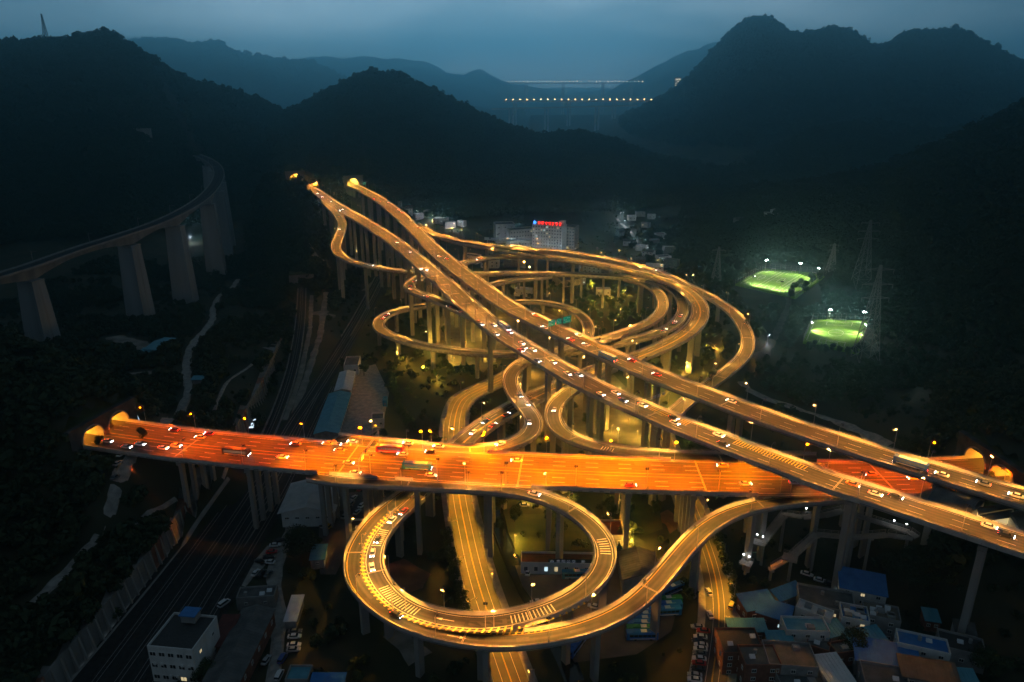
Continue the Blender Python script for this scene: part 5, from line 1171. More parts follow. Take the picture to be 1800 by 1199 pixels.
# ---------------------------------------------------------------- vehicles
PAINT = {n: mat(n + '_car_paint', c, rough=.28, spec=.6) for n, c in {'white': (.72, .73, .74), 'silver': (.42, .43, .44), 'black': (.012, .012, .014), 'red': (.42, .015, .012), 'blue': (.02, .07, .30), 'grey': (.12, .125, .13), 'yellow': (.65, .40, .03), 'orange': (.62, .20, .02), 'green': (.02, .26, .07), 'teal': (.01, .22, .36), 'sky blue': (.008, .15, .52)}.items()}
def car_meshes(paint, van=False, lit=True):
    """a car pointing along +x, wheels on z = 0"""
    L, Wd = (4.8, 1.86) if van else (4.6, 1.80)
    if van: st = [(-2.38, .55, 1.0, .80), (-2.2, .34, 1.15, .88), (-1.5, .26, 1.18, .92), (0, .24, 1.16, .93), (1.3, .26, 1.12, .92), (2.15, .34, .95, .86), (2.38, .48, .78, .74)]
    else: st = [(-2.28, .55, .86, .72), (-2.1, .36, .98, .84), (-1.3, .26, 1.02, .89), (0, .24, .98, .90), (1.2, .26, .94, .89), (1.95, .34, .82, .83), (2.28, .46, .68, .66)]
    rows = [[(x, -w, z0 + .08), (x, -w * 1.0, (z0 + z1) * .55), (x, -w * .90, z1), (x, w * .90, z1), (x, w, (z0 + z1) * .55), (x, w, z0 + .08), (x, w * .8, z0), (x, -w * .8, z0)] for x, z0, z1, w in st]
    b = MB().sweep(rows)
    roof = [(-2.0, 1.72, .70), (-1.5, 1.82, .74), (.4, 1.84, .74), (.95, 1.78, .70)] if van else [(-1.15, 1.36, .60), (-.7, 1.45, .64), (.15, 1.46, .64), (.5, 1.40, .60)]
    b.sweep([[(x, -w, z), (x, w, z), (x, w * .92, z - .07), (x, -w * .92, z - .07)] for x, z, w in roof])
    body = b.mesh('body', PAINT[paint])
    if van: gl = [(-2.25, -2.0, 1.05, 1.71, .84, .69), (-1.5, -1.5, 1.08, 1.78, .87, .73), (1.0, .4, 1.06, 1.78, .86, .73), (1.75, .95, 1.0, 1.75, .82, .69)]
    else: gl = [(-1.75, -1.15, .93, 1.37, .76, .59), (-.9, -.7, .95, 1.40, .82, .63), (.5, .15, .93, 1.40, .82, .63), (1.2, .5, .88, 1.39, .78, .59)]
    g = MB(); g.sweep([[(x0, -w0, z0), (x1, -w1, z1), (x1, w1, z1), (x0, w0, z0)] for x0, x1, z0, z1, w0, w1 in gl]); glass = g.mesh('window', M_GLASS)
    w = MB().tube((0, -.11, 0), (0, .11, 0), .33, .33, 12).mesh('wheel', M_RUBBER)
    rim = MB().tube((0, -.13, 0), (0, .13, 0), .19, .19, 8).mesh('rim', M_STEEL)
    hl = MB().box((0, 0, 0), (.14, .36, .18)).mesh('headlight', E_HEAD if lit else M_SIGN_W); tl = MB().box((0, 0, 0), (.12, .34, .16)).mesh('tail_light', E_TAIL if lit else PAINT['red'])
    return body, glass, w, rim, hl, tl, van
CARP = {}
def car(name, label, paint, loc, rz, van=False, lit=True, group=None, pitch_=0.0, cat=None):
    key = (paint, van, lit)
    if key not in CARP: CARP[key] = car_meshes(paint, van, lit)
    body, glass, w, rim, hl, tl, _ = CARP[key]
    root = thing(name, label, cat or ('van' if van else 'car'), loc, rz, group); root.rotation_euler = (0, -pitch_, rz)
    link('body', body, root); link('window', glass, root)
    for x in (1.42, -1.38):
        for y in (.78, -.78): o = link('wheel', w, root, loc=(x, y, .33)); link('rim', rim, o)
    hx, tx = (2.30, -2.32) if van else (2.18, -2.20)
    for y in (.56, -.56): link('headlight', hl, root, loc=(hx, y, .70 if not van else .78)); link('tail_light', tl, root, loc=(tx, y, .82 if not van else 1.0))
    return root
BUSP = {}
E_BUSWIN = mat('dim_bus_window', (.03, .035, .04), rough=.15, emit=(1, .8, .5), est=.12)
def bus(name, label, paint, roofm, loc, rz, L=11.0, lit=True, group=None, inside_lit=True):
    key = (paint, roofm.name, L, lit, inside_lit)
    if key not in BUSP:
        h = L / 2; b = MB()
        prof = [(-1.25, .35), (1.25, .35), (1.27, 1.1), (1.25, 2.7), (1.08, 3.02), (-1.08, 3.02), (-1.25, 2.7), (-1.27, 1.1)]
        b.sweep([[(x, y * k, z if z < 2.9 else z - (1 - k)) for y, z in prof] for x, k in ((-h, .93), (-h + .25, 1), (h - .25, 1), (h, .93))])
        roof = MB().box((-.4, 0, 3.04), (L * .80, 1.9, .12)).box((-h * .35, 0, 3.2), (2.6, 1.5, .26)).box((h * .45, 0, 3.18), (1.6, 1.3, .2)).mesh('roof', roofm)
        win = MB()
        for sg in (-1, 1):
            n = int(L / 1.7)
            for k in range(n): win.box((-h + .9 + (L - 1.8) * (k + .5) / n, sg * 1.262, 1.98), ((L - 1.8) / n - .12, .03, .92))
        wn_ = win.mesh('side_window', E_BUSWIN if (lit and inside_lit) else M_GLASS)
        ws = MB().box((h - .01, 0, 1.85), (.06, 2.1, 1.35)).mesh('windscreen', M_GLASS); rw = MB().box((-h + .01, 0, 2.2), (.06, 1.9, .8)).mesh('rear_window', M_GLASS)
        st = MB().box((0, 1.275, .82), (L * .8, .02, .22)).box((0, -1.275, .82), (L * .8, .02, .22)).mesh('side_stripe', M_SIGN_W)
        wh = MB().tube((0, -.16, 0), (0, .16, 0), .48, .48, 12).mesh('wheel', M_RUBBER)
        hl = MB().box((0, 0, 0), (.1, .4, .22)).mesh('headlight', E_HEAD if lit else M_SIGN_W); tl = MB().box((0, 0, 0), (.1, .3, .4)).mesh('tail_light', E_TAIL if lit else PAINT['red'])
        BUSP[key] = (b.mesh('body', PAINT[paint]), roof, wn_, ws, rw, st, wh, hl, tl)
    m = BUSP[key]; root = thing(name, label, 'bus', loc, rz, group); h = L / 2
    link('body', m[0], root); link('roof', m[1], root); link('side_window', m[2], root); link('windscreen', m[3], root); link('rear_window', m[4], root); link('side_stripe', m[5], root)
    for x in (h - 2.4, -h + 2.9):
        for y in (1.1, -1.1): link('wheel', m[6], root, loc=(x, y, .48))
    for y in (.85, -.85): link('headlight', m[7], root, loc=(h, y, .75)); link('tail_light', m[8], root, loc=(-h, y, 1.0))
    return root
# moving traffic: road, photo place, colour, kind
TRAFFIC = [('A1', -1, [(636,338,'red'),(657,351,'red'),(667,356,'silver'),(684,357,'white'),(700,370,'white'),(706,375,'orange'),(722,389,'white'),(737,401,'grey'),(772,452,'white'),(785,456,'red'),(947,555,'orange'),(980,568,'orange'),(957,578,'white'),(1020,591,'white'),(1003,599,'red'),(1030,608,'silver'),(1111,636,'red'),(1154,661,'red'),(1285,708,'white'),(1655,837,'white'),(1728,853,'silver'),(1785,874,'white'),(1068,632,'BUS:sky blue'),(1600,821,'BUS:blue')]),
 ('A2', 1, [(558,341,'white'),(566,347,'white'),(581,355,'white'),(597,371,'white'),(601,369,'silver'),(697,427,'white'),(720,444,'white'),(734,474,'silver'),(749,475,'white'),(840,568,'red'),(843,572,'white'),(868,573,'white'),(872,589,'white'),(896,586,'red'),(917,605,'white'),(921,613,'silver'),(916,618,'red'),(937,617,'white'),(945,636,'blue'),(972,639,'white'),(998,659,'white'),(1017,661,'white'),(1056,695,'white'),(1082,693,'white'),(1095,706,'blue'),(1129,715,'white'),(1184,737,'black'),(1186,746,'white'),(1263,767,'white'),(1271,783,'black'),(1499,854,'orange'),(1538,871,'white'),(1574,876,'black'),(1738,928,'white'),(1768,944,'black'),(889,577,'BUS:blue')]),
 ('E', 1, [(728.6,496,'white'),(721,504,'blue'),(721,510,'white'),(749,523,'white'),(788,541,'blue'),(804,550,'white')]),
 ('P', 1, [(593,404,'white'),(652,467,'white'),(673,561,'red'),(680,555,'red')]),
 ('P', -1, [(1196,557,'white'),(1186,569,'white'),(1168,582,'blue')]),
 ('V', 1, [(917,697,'blue'),(927,712,'white'),(925,745,'white'),(870,774,'white'),(775,780,'white'),(720,778,'white'),(620,779,'white')]),
 ('G', -1, [(853,743,'blue'),(832,762,'white')]), ('G', 1, [(890,731,'orange'),(868,750,'red'),(912,717,'white'),(890,439,'white'),(897,440,'white'),(908,441,'white')]),
 ('E', -1, [(842,457,'orange')]), ('Q', 1, [(1151,475,'white')]), ('X2', 1, [(974,722,'white')]),
 ('L', 1, [(939,871,'white')]), ('L', -1, [(709,902,'red'),(689,917,'white'),(664,951,'black'),(655,975,'silver'),(654,1000,'silver')]), ('R2', -1, [(697,1084,'black')]),
 ('O', 1, [(190,778,'white'),(223,788,'white'),(247,783,'white'),(287,790,'white'),(310,786,'yellow'),(497,806,'white'),(613,816,'silver'),(623,836,'white'),(758,838,'white'),(1108,855,'red'),(1310,853,'white'),(1397,851,'white'),(416,800,'BUS:black'),(734,825,'BUS:sky blue')]),
 ('O', -1, [(307,758,'red'),(352,771,'yellow'),(368,765,'red'),(520,783,'orange'),(578,780,'yellow'),(597,794,'orange'),(613,778,'silver'),(708,801,'white'),(757,797,'black'),(908,812,'white'),(1270,821,'yellow'),(1530,836,'orange'),(1605,843,'yellow'),(1632,845,'red'),(686,795,'BUS:red')])]
VROAD = {'A1': 'upper carriageway', 'A2': 'lower carriageway', 'E': 'hairpin ramp by the lower carriageway', 'P': 'long spiral ramp', 'V': 'winding S bend ramp', 'G': 'wide two way ramp', 'Q': 'outermost right ramp', 'X2': 'short curl ramp', 'L': 'round loop ramp', 'R2': 'foreground S shaped ramp', 'O': 'orange viaduct'}
items = []
for key, dr, lst in TRAFFIC:
    for px, py, c in lst:
        s, off = PATH[key].at_pixel(px, py); w = ROAD_W[key] / 2 - 1.6; items.append([key, dr, s, max(-w, min(w, off)), c])
cnt = {}
for it in sorted(items, key=lambda i: (i[0], i[1], i[2])): cnt.setdefault((it[0], it[1], it[4]), []).append(it)
for (key, dr, c), lst in cnt.items():
    p = PATH[key]
    start = {'A1': 'from the far tunnel', 'A2': 'from the far tunnel', 'O': 'from the left tunnels'}.get(key, 'from its upper end')
    for k, (_, _, s, off, _) in enumerate(lst):
        q = p.q(s, off, .11); rz = p.ang(s) + (PI if dr < 0 else 0); pt = math.atan2(p.q(s + 2).z - p.q(s - 2).z, 4) * dr
        way = {('O', 1): ' heading right', ('O', -1): ' heading left', ('P', -1): ' on the inner oval', ('L', -1): ' leaving the viaduct', ('G', -1): ' coming down', ('E', -1): ' under the top ramps'}.get((key, dr), '')
        nn = (ordinal(k) + ' ') if len(lst) > 1 else ''
        if c.startswith('BUS'):
            col = c[4:]; bus('city_bus', f'{nn}{col} bus travelling on the {VROAD[key]}{way}', col, M_TARP_W if col != 'black' else PAINT['yellow'], q, rz, 11.5, True, 'buses on the elevated roads')
        else:
            start = start.replace('its upper end', 'the top'); lab = f'{nn}{c} car{" " + start if len(lst) > 1 else ""} on the {VROAD[key]}{way}'
            o = car('car', lab, c, q, rz, False, True, 'cars on the elevated roads', pt)
            if key in ('A2', 'E', 'V', 'G', 'R2', 'P') and R.random() < .6 and not (key == 'P' and dr == 1) and not (key == 'G' and dr == 1):
                spot_light(o, (2.4, 0, .75), (16, 0, 0.0), 1500, (1, .86, .55), math.radians(46), .08, 'headlight_beam')
# parked vehicles: photo place on the valley floor, colour, kind, direction, words
def parked(px, py, c, kind, deg, words):
    q = at(px, py, 0.09); (car('parked_car', f'{c} {kind} {words}', c, q, math.radians(deg), kind != 'car', False, 'parked vehicles'))
for px, py, c, k, d, w in [
 (1246,1043,'white','car',94,'parked on the lit right street, upper of two'),(1248,1083,'white','car',92,'parked on the lit right street, lower of two'),(1286,1067,'yellow','van',60,'parked opposite at the right kerb of the lit street'),(1280,1094,'black','car',80,'parked at the right kerb below the yellow van'),(1276,1118,'red','car',85,'at the right kerb of the lit street near the dark houses'),
 (1226,1104,'silver','car',175,'topmost of the angled row left of the lit street'),(1236,1111,'red','car',170,'second in the angled row left of the lit street'),(1231,1122,'white','car',172,'third in the angled row left of the lit street'),(1228,1129,'black','car',172,'between white cars in the angled row left of the lit street'),(1232,1136,'white','car',172,'fifth in the angled row left of the lit street'),(1231,1143,'white','car',172,'sixth in the angled row left of the lit street'),(1230,1151,'grey','car',172,'seventh in the angled row left of the lit street'),(1229,1160,'white','car',172,'eighth in the angled row left of the lit street'),(1228,1168,'red','car',172,'lowest red one in the angled row left of the lit street'),(1227,1178,'black','car',172,'tenth in the angled row left of the lit street'),(1221,1189,'silver','car',170,'second from the bottom of the angled row by the lit street'),(1221,1197,'white','car',170,'at the bottom edge of the angled row by the lit street'),
 (928,1008,'white','car',80,'with a dark nose parked in front of the bus station'),(947,1000,'black','car',20,'in the shade before the bus station doors'),(1044,1068,'white','car',160,'between the two ramps at the yard edge'),(943,1060,'white','car',190,'by the hut beside the canal'),(977,1104,'silver','car',20,'below the foreground ramps, half hidden'),(1125,1014,'white','van',92,'standing in the mouth of the bus garage'),(922,890,'white','car',0,'parked on the strip inside the loop'),
 (606,909,'silver','car',70,'nearest of the left column in the car park by the warehouse'),(613,895,'black','car',70,'second of the left column in the car park by the warehouse'),(617,887,'grey','car',70,'third of the left column in the car park by the warehouse'),(622,877,'silver','car',70,'fourth of the left column in the car park by the warehouse'),(634,861,'red','car',70,'at the top of the car park by the warehouse'),(628,902,'silver','car',68,'nearest of the right column in the car park by the warehouse'),(636,890,'white','car',68,'second of the right column in the car park by the warehouse'),(643,878,'grey','car',68,'third of the right column in the car park by the warehouse'),(682,866,'black','car',40,'by the pillar at the top right of the car park'),
 (571,925,'silver','van',75,'left of the pair beside the big dark tree'),(580,926,'yellow','van',75,'right of the pair beside the big dark tree'),
 (491,952,'black','car',20,'topmost of the cluster by the railway'),(484,960,'white','car',10,'second from the top of the cluster by the railway'),(478,972,'red','car',10,'in the cluster by the railway'),(473,981,'black','car',10,'below the red one in the cluster by the railway'),(474,990,'white','car',170,'below the red one in the cluster by the railway'),(457,989,'black','car',150,'against the railway edge of the cluster'),(450,1009,'white','car',75,'first of three side by side below the cluster'),(460,1010,'black','car',75,'middle of three side by side below the cluster'),(472,1011,'grey','car',75,'last of three side by side below the cluster'),
 (394,1063,'white','van',60,'alone at the railway edge'),(519,1112,'grey','car',5,'topmost of the row beside the lane at the bottom'),(518,1121,'white','car',5,'second of the row beside the lane at the bottom'),(517,1136,'white','car',5,'third of the row beside the lane at the bottom'),(516,1144,'silver','car',5,'fourth of the row beside the lane at the bottom'),(497,1160,'blue','van',80,'at the lane edge near the green netted hut'),(468,1163,'silver','car',80,'on the left verge of the lane'),(491,1190,'white','van',85,'at the bottom of the lane'),
 (1418,1011,'white','car',-30,'left of two below the footbridge'),(1441,1022,'white','car',-25,'right of two below the footbridge'),(1459,1028,'black','car',-25,'dark one right of two white cars below the footbridge')]:
    parked(px, py, c, k, d, w)
for px, py, c, d, w in [(214,803,'white',75,'nearest the left tunnels on the lower dirt road'),(208,818,'silver',75,'second below the left tunnels on the lower dirt road'),(204,846,'grey',80,'third below the left tunnels on the lower dirt road')]:
    q = hit(px, py); car('parked_car', f'{c} car {w}', c, q + Vector((0, 0, .35)), math.radians(d), False, False, 'parked vehicles')
q = hit(243, 600); q = hit(345, 712); 
for k, (px, py, d, col, w) in enumerate([(1012,1015,2,'teal','nearest bus standing across the yard behind the tall pier'),(1030,1000,12,'sky blue','bus slanting behind the nearest teal bus'),(1091,985,91,'sky blue','bus pointing away beside the bus garage'),(1013,1140,58,'sky blue','bus alone under the foreground ramps'),
   (1128,1122,1,'sky blue','lowest bus of the parked stack under the S ramp'),(1128,1113.5,1,'green','only green bus in the parked stack under the S ramp'),(1129,1105,1,'sky blue','third bus from the bottom of the stack under the S ramp'),(1130,1097,1,'sky blue','fourth bus from the bottom of the stack under the S ramp'),(1131,1089,1,'sky blue','fifth bus from the bottom of the stack under the S ramp'),(1132,1081.5,1,'sky blue','topmost bus of the stack under the S ramp'),
   (1172,1062,5,'green','yellow green roofed bus behind the pier right of the stack'),(1172,1071,5,'sky blue','bus just below the green one right of the stack'),(1170,1080,5,'sky blue','lower bus right of the stack behind the pier'),(1180,1042,30,'sky blue','bus under the S ramp near the lit street')]):
    q = at(px, py, .03); o = bus('parked_bus', w, col, PAINT[col], q, math.radians(d), 10.5, False, 'buses parked in the yard')
    MB().box((1.2, 0, 3.12), (3.4, 1.5, .05)).build('roof_advert', M_TARP_W, o); n_ = MB().box((2.4, 0, 3.16), (.5, .9, .03)).box((1.7, 0, 3.16), (.4, .9, .03)).build('roof_number', M_BOARD, o)
# ---------------------------------------------------------------- street lamps: the light of the place
LAMPD = {}
def lamp_light(kind, col, power, size, pw):
    """downlight whose beam widens towards its edge, as road lanterns do"""
    ld = bpy.data.lights.new(kind + '_light', 'SPOT'); ld.energy = power; ld.color = col; ld.spot_size = math.radians(size); ld.spot_blend = .22; ld.shadow_soft_size = .07
    ld.use_nodes = True; n, l = ld.node_tree.nodes, ld.node_tree.links
    em = n['Emission']; t = n.new('ShaderNodeTexCoord'); s = n.new('ShaderNodeSeparateXYZ'); a = n.new('ShaderNodeMath'); a.operation = 'ABSOLUTE'
    b = n.new('ShaderNodeMath'); b.operation = 'MAXIMUM'; b.inputs[1].default_value = .34; p = n.new('ShaderNodeMath'); p.operation = 'POWER'; p.inputs[1].default_value = -pw
    l.new(t.outputs['Normal'], s.inputs[0]); l.new(s.outputs['Z'], a.inputs[0]); l.new(a.outputs[0], b.inputs[0]); l.new(b.outputs[0], p.inputs[0]); l.new(p.outputs[0], em.inputs['Strength'])
    return ld
KW, TILT = 1.0, {'road': 0, 'amber': -6, 'ember': -6, 'ramp': 13, 'street': 4}
LIGHTS = {'road': lamp_light('road_lamp', (1.0, .375, .055), 15500 * KW, 124, 1.9), 'amber': lamp_light('amber_lamp', (1.0, .175, .0), 64000 * KW, 128, 1.8),
          'ember': lamp_light('amber_lamp', (1.0, .11, .0), 24000 * KW, 128, 1.8),
          'ramp': lamp_light('ramp_lamp', (1.0, .41, .06), 12500 * KW, 122, 1.7), 'far': lamp_light('far_lamp', (1.0, .38, .10), 2300 * KW, 142, 2.2),
          'street': lamp_light('street_lamp', (1.0, .42, .03), 7800 * KW, 124, 1.4), 'park': bpy.data.lights.new('park_light', 'POINT')}
LIGHTS['town'] = bpy.data.lights.new('town_light', 'POINT'); LIGHTS['town'].energy = 5200; LIGHTS['town'].color = (.80, .92, 1.0); LIGHTS['town'].shadow_soft_size = .3
LIGHTS['park'].energy = 7500; LIGHTS['park'].color = (1.0, .50, .05); LIGHTS['park'].shadow_soft_size = .3
VARY = {}
for k_, ld_ in LIGHTS.items():                          # old and new lamps do not shine alike
    VARY[k_] = [ld_]
    for f_, g_ in ((.55, .92), (.85, 1.05), (1.35, 1.0)):
        c_ = ld_.copy(); c_.energy = ld_.energy * f_; c_.color = (ld_.color[0], min(1, ld_.color[1] * g_), ld_.color[2]); VARY[k_].append(c_)
RL = random.Random(4)
LM = {}
def lamp_mesh(H, arm, style):
    k = (H, arm, style)
    if k in LM: return LM[k]
    pole = MB().tube((0, 0, 0), (0, 0, H), .13, .075, 6).mesh('pole', M_STEEL)
    ar = MB().tube((0, 0, H - .1), (arm * .5, 0, H + .35), .06, .05, 5).tube((arm * .5, 0, H + .35), (arm, 0, H + .45), .05, .05, 5).mesh('arm', M_STEEL)
    hd = MB().box((arm + .15, 0, H + .45), (.85, .34, .16), 0, 0, .8).mesh('lamp_head', M_STEEL_D)
    le = MB().box((arm + .15, 0, H + .345), (.6, .26, .05)).mesh('lens', {'amber': E_AMBER, 'ember': E_AMBER, 'town': E_WHITE}.get(style, E_SODIUM))
    sh = MB().box((arm + .005, 0, H - .02), (.03, 1.3, .9)).mesh('added_spill_plate', M_STEEL_D)      # plate added to block light that would spill off the road
    LM[k] = (pole, ar, hd, le, sh); return LM[k]
def lamp(label, loc, rz, H, arm, style, group, light=True, name='street_lamp'):
    """rz: the way the arm reaches"""
    m = lamp_mesh(H, arm, style); root = thing(name, label, name.replace('_', ' '), loc, rz, group)
    link('pole', m[0], root); link('arm', m[1], root); h = link('lamp_head', m[2], root); link('lens', m[3], h)
    if style in TILT: link('added_spill_plate', m[4], h)
    if light:
        lo = bpy.data.objects.new('lamp_light', RL.choice(VARY[style])); COL.objects.link(lo); lo.parent = root; lo.location = (arm + .15, 0, H + .22)
        if style in TILT: lo.rotation_euler = (0, math.radians(TILT[style]), 0)
    return root
def lamp_row(key, side, spacing, start, style, H, arm, words, group, path=None, off=None, stop=None, dz=0.05):
    p = path or PATH[key]; w = (ROAD_W[key] / 2 + .38) if off is None else off; s = start; k = 0
    while s < (stop or p.len - 2):
        q = p.q(s, side * w, dz); a = p.ang(s) + (-PI / 2 if side > 0 else PI / 2)
        lamp(f'{ordinal(k)} lamp post {words}', q, a, H, arm, style(s) if callable(style) else style, group); s += spacing; k += 1
G_ = 'lamp posts along the elevated roads'
lamp_row('A1', 1, 31, 12, 'road', 10, 2.0, 'from the far tunnel on the back edge of the upper carriageway', G_)
lamp_row('A1', -1, 31, 27, 'road', 10, 2.0, 'from the far tunnel, added on the near edge of the upper carriageway', G_)  # second row, added to even out the light along the deck
lamp_row('A2', -1, 31, 20, 'road', 10, 2.0, 'from the far tunnel on the near edge of the lower carriageway', G_)
lamp_row('A2', 1, 31, 36, 'road', 10, 2.0, 'from the far tunnel, added on the back edge of the lower carriageway', G_)  # row added opposite the near edge for more even light
lamp_row('O', 1, 26, 10, lambda s: 'ember' if s < 95 or s > 290 else 'amber', 9, 1.8, 'from the left tunnels on the back edge of the orange viaduct', G_)
lamp_row('O', -1, 26, 48, lambda s: 'ember' if s < 95 or s > 290 else 'amber', 9, 1.8, 'from the left tunnels on the near edge of the orange viaduct', G_)
lamp_row('G', 1, 27, 16, 'ramp', 9, 1.4, 'from the bottom on the left edge of the wide two way ramp', G_)
lamp_row('G', -1, 27, 30, 'ramp', 9, 1.4, 'from the bottom on the right edge of the wide two way ramp', G_)
lamp_row('Q', 1, 34, 34, 'ramp', 9, 1.4, 'from the top on the left side of the outermost right ramp', G_)
def both(key, name, s0=14, sp=36, H=9, **kw):
    lamp_row(key, 1, sp, s0, 'ramp', H, 1.2, f'{name}, left side going down', G_, **kw); lamp_row(key, -1, sp, s0 + sp / 2, 'ramp', H, 1.2, f'{name}, added on the right side going down', G_, **kw)  # right-hand row is added so that both parapets are lit
both('E', 'along the hairpin ramp', 26); both('P', 'along the long spiral ramp', 30, 46); both('V', 'along the winding S bend ramp', 24, stop=None); lamp_row('V', -1, 24, 352, 'amber', 7, 1.2, 'added on the strip of the S bend ramp beside the orange viaduct', G_); both('X2', 'along the short curl ramp', 16, stop=160)  # amber row added to brighten the strip beside the orange viaduct
both('L', 'round the foreground loop ramp', 60, 30, stop=272); lamp_row('L', -1, 25, 12, 'ramp', 8, 1.2, 'added on the first straight of the foreground loop ramp', G_, stop=66); both('R2', 'along the foreground S ramp', 14, 32, stop=262); lamp_row('T', 1, 26, 20, 'ramp', 8, 1.2, 'along the low inner loop ramp', G_)  # row on the first straight of L is added to brighten it
lamp_row('Q', -1, 34, 51, 'ramp', 9, 1.4, 'from the top, added on the right side of the outermost right ramp', G_)  # added row that lights the opposite parapet
lamp_row(None, 1, 24, 8, 'street', 7, 1.8, 'down the left edge of the lit left street', 'lamp posts along the streets', SPATH['street_w'], 6.0)
lamp_row(None, -1, 24, 20, 'street', 7, 1.8, 'down the right edge of the lit left street', 'lamp posts along the streets', SPATH['street_w'], 6.0)
lamp_row(None, 1, 24, 6, 'street', 7, 1.6, 'down the right edge of the lit right street', 'lamp posts along the streets', SPATH['street_e'], 5.2, SPATH['street_e'].len - 42)
# short lamps in the gardens and squares under the decks
PARK = [(783,570),(806,548),(838,545),(868,560),(846,590),(820,610),(800,640),(778,610),(862,640),(905,600),(715,640),(745,655),(768,670),(700,630),(758,615),(930,520),(965,512),(905,505),(985,545),(1010,560),(1045,540),(1075,530),(1090,552),(1060,575),(1100,520),(1042,505),(985,500),
        (935,660),(960,700),(1000,700),(985,745),(1010,770),(1050,720),(1075,760),(1105,740),(1090,690),(1060,680),(1120,770),(950,770),(1190,680),(1205,655),(1225,625),(1255,620),(1252,660),(1175,705),(1160,640),(1205,700),(940,880),(1000,890),(1040,945),(1100,900),(1108,945),(905,955),(1110,965),(1145,690)]
lefts = {}
for px, py in sorted(PARK):
    q = at(px, py, 0); q.z = gz(q.x, q.y)
    z = 'on the lawns inside the right hand curve' if px > 1130 else ('on the ground left of the carriageways' if px < 900 and py < 690 else ('under the inner oval ramps' if py < 600 else ('in the square beneath the lower carriageway' if py < 800 else 'on the ground inside the foreground loop')))
    k = lefts[z] = lefts.get(z, -1) + 1
    lamp(f'{ordinal(k)} short garden lamp from the left {z}', q, R.random() * 6, 4.6, .5, 'park', 'garden lamps ' + z, name='garden_lamp')
for k, (px, py) in enumerate([(735,382),(762,390),(800,404),(874,438),(905,442),(932,448),(985,452),(1012,449),(1096,384),(1098,398),(1104,409),(1121,431),(1140,448),(1165,470)]):
    q = hit(px, py); lamp(f'{ordinal(k)} pale street lamp from the left among the buildings up the valley', q, R.random() * 6, 7, .8, 'town', 'pale street lamps up the valley', name='town_lamp')
for px, py, w in [(1585, 237, 'left of two lone lamps high on the dark right slope'), (1653, 230, 'right of two lone lamps high on the dark right slope'), (1277, 306, 'upper of two bluish lamps in the side valley'), (1276, 313, 'lower of two bluish lamps in the side valley'), (336, 428, 'lone white lamp behind the railway viaduct piers'), (1090, 384, 'bright lamp at the top of the side valley lane'), (1348, 607, 'lone lamp on the access road below the pitches'), (1225, 437, 'lone lamp left of the narrow pylon')]:
    q = hit(px, py); lamp(w, q, 0, 7, .8, 'town', 'lone lamps in the dark', name='lone_lamp')
# ---------------------------------------------------------------- trees
def leaf_cloud(rg, n, rad, sq, size, clumps=7):
    """many leaf-sized faces gathered in clumps through an uneven crown"""
    V, F = [], []
    cs = []
    for _ in range(clumps):
        u = Vector((rg.gauss(0, 1), rg.gauss(0, 1), rg.gauss(0, 1))).normalized() * rad * (.35 + .45 * rg.random()); u.z *= sq; cs.append((u, rad * (.32 + .28 * rg.random())))
    for _ in range(n):
        c, r = rg.choice(cs); d = Vector((rg.gauss(0, 1), rg.gauss(0, 1), rg.gauss(0, 1))).normalized(); p = c + d * r * (.55 + .5 * rg.random() ** .5); p.z = c.z + (p.z - c.z) * .85
        a = Vector((rg.gauss(0, 1), rg.gauss(0, 1), rg.gauss(0, .6))).normalized(); b = d.cross(a).normalized(); a = b.cross(d).normalized(); s = size * (.6 + .8 * rg.random())
        tl = d * (s * (rg.random() - .5)); i = len(V)
        V += [tuple(p - a * s + tl), tuple(p - b * s * .6), tuple(p + a * s - tl), tuple(p + b * s * .6)]; F.append((i, i + 1, i + 2, i + 3))
    return V, F
TREE_ME = {}
def tree_meshes(kind, var):
    if (kind, var) in TREE_ME: return TREE_ME[(kind, var)]
    rg = random.Random(100 * var + len(kind)); t = MB()
    if kind == 'cypress':
        t.tube((0, 0, 0), (0, 0, .8), .03, .012, 6); V, F = [], []
        for _ in range(500):
            z = rg.random(); r = .13 * (1 - z) ** .6 + .01; a = rg.random() * 6.3; i = len(V); p = Vector((r * math.cos(a), r * math.sin(a), .06 + z * .94)); s = .035
            V += [tuple(p + Vector((rg.uniform(-s, s), rg.uniform(-s, s), rg.uniform(-s, s * 2)))) for _ in range(3)]; F.append((i, i + 1, i + 2))
    else:
        t.tube((0, 0, 0), (.01, .0, .42), .035, .022, 7)
        for k in range(5):
            a = k * 1.3 + rg.random(); t.tube((.01, 0, .30 + .05 * k), (.22 * math.cos(a), .22 * math.sin(a), .55 + .06 * k), .016, .005, 5)
        n = {'broad': 1500, 'big': 4200, 'bush': 420}[kind]; V, F = leaf_cloud(rg, n, .40, .80, {'broad': .045, 'big': .024, 'bush': .075}[kind], {'broad': 9, 'big': 16, 'bush': 5}[kind])
        V = [(x, y, z + (.60 if kind != 'bush' else .42)) for x, y, z in V]
    c = MB(); c.add(V, F)
    TREE_ME[(kind, var)] = (t.mesh('trunk', M_BARK), c.mesh('crown', M_LEAF if var % 2 else M_LEAF_D)); return TREE_ME[(kind, var)]
def tree(name, label, p, H, spread=1.0, kind='broad', group=None, var=None):
    var = R.randrange(4) if var is None else var; m = tree_meshes(kind, var); root = thing(name, label, 'tree', p, R.random() * 6.28, group)
    root.scale = (H * spread, H * spread, H)
    link('trunk', m[0], root); link('crown', m[1], root); return root
def floor(px, py): q = at(px, py, 0); return Vector((q.x, q.y, gz(q.x, q.y)))
tree('broadleaf_tree', 'big dark broadleaf tree standing alone beside the gravel lane and the white warehouse', floor(530, 992), 17, .95, 'big', var=0)
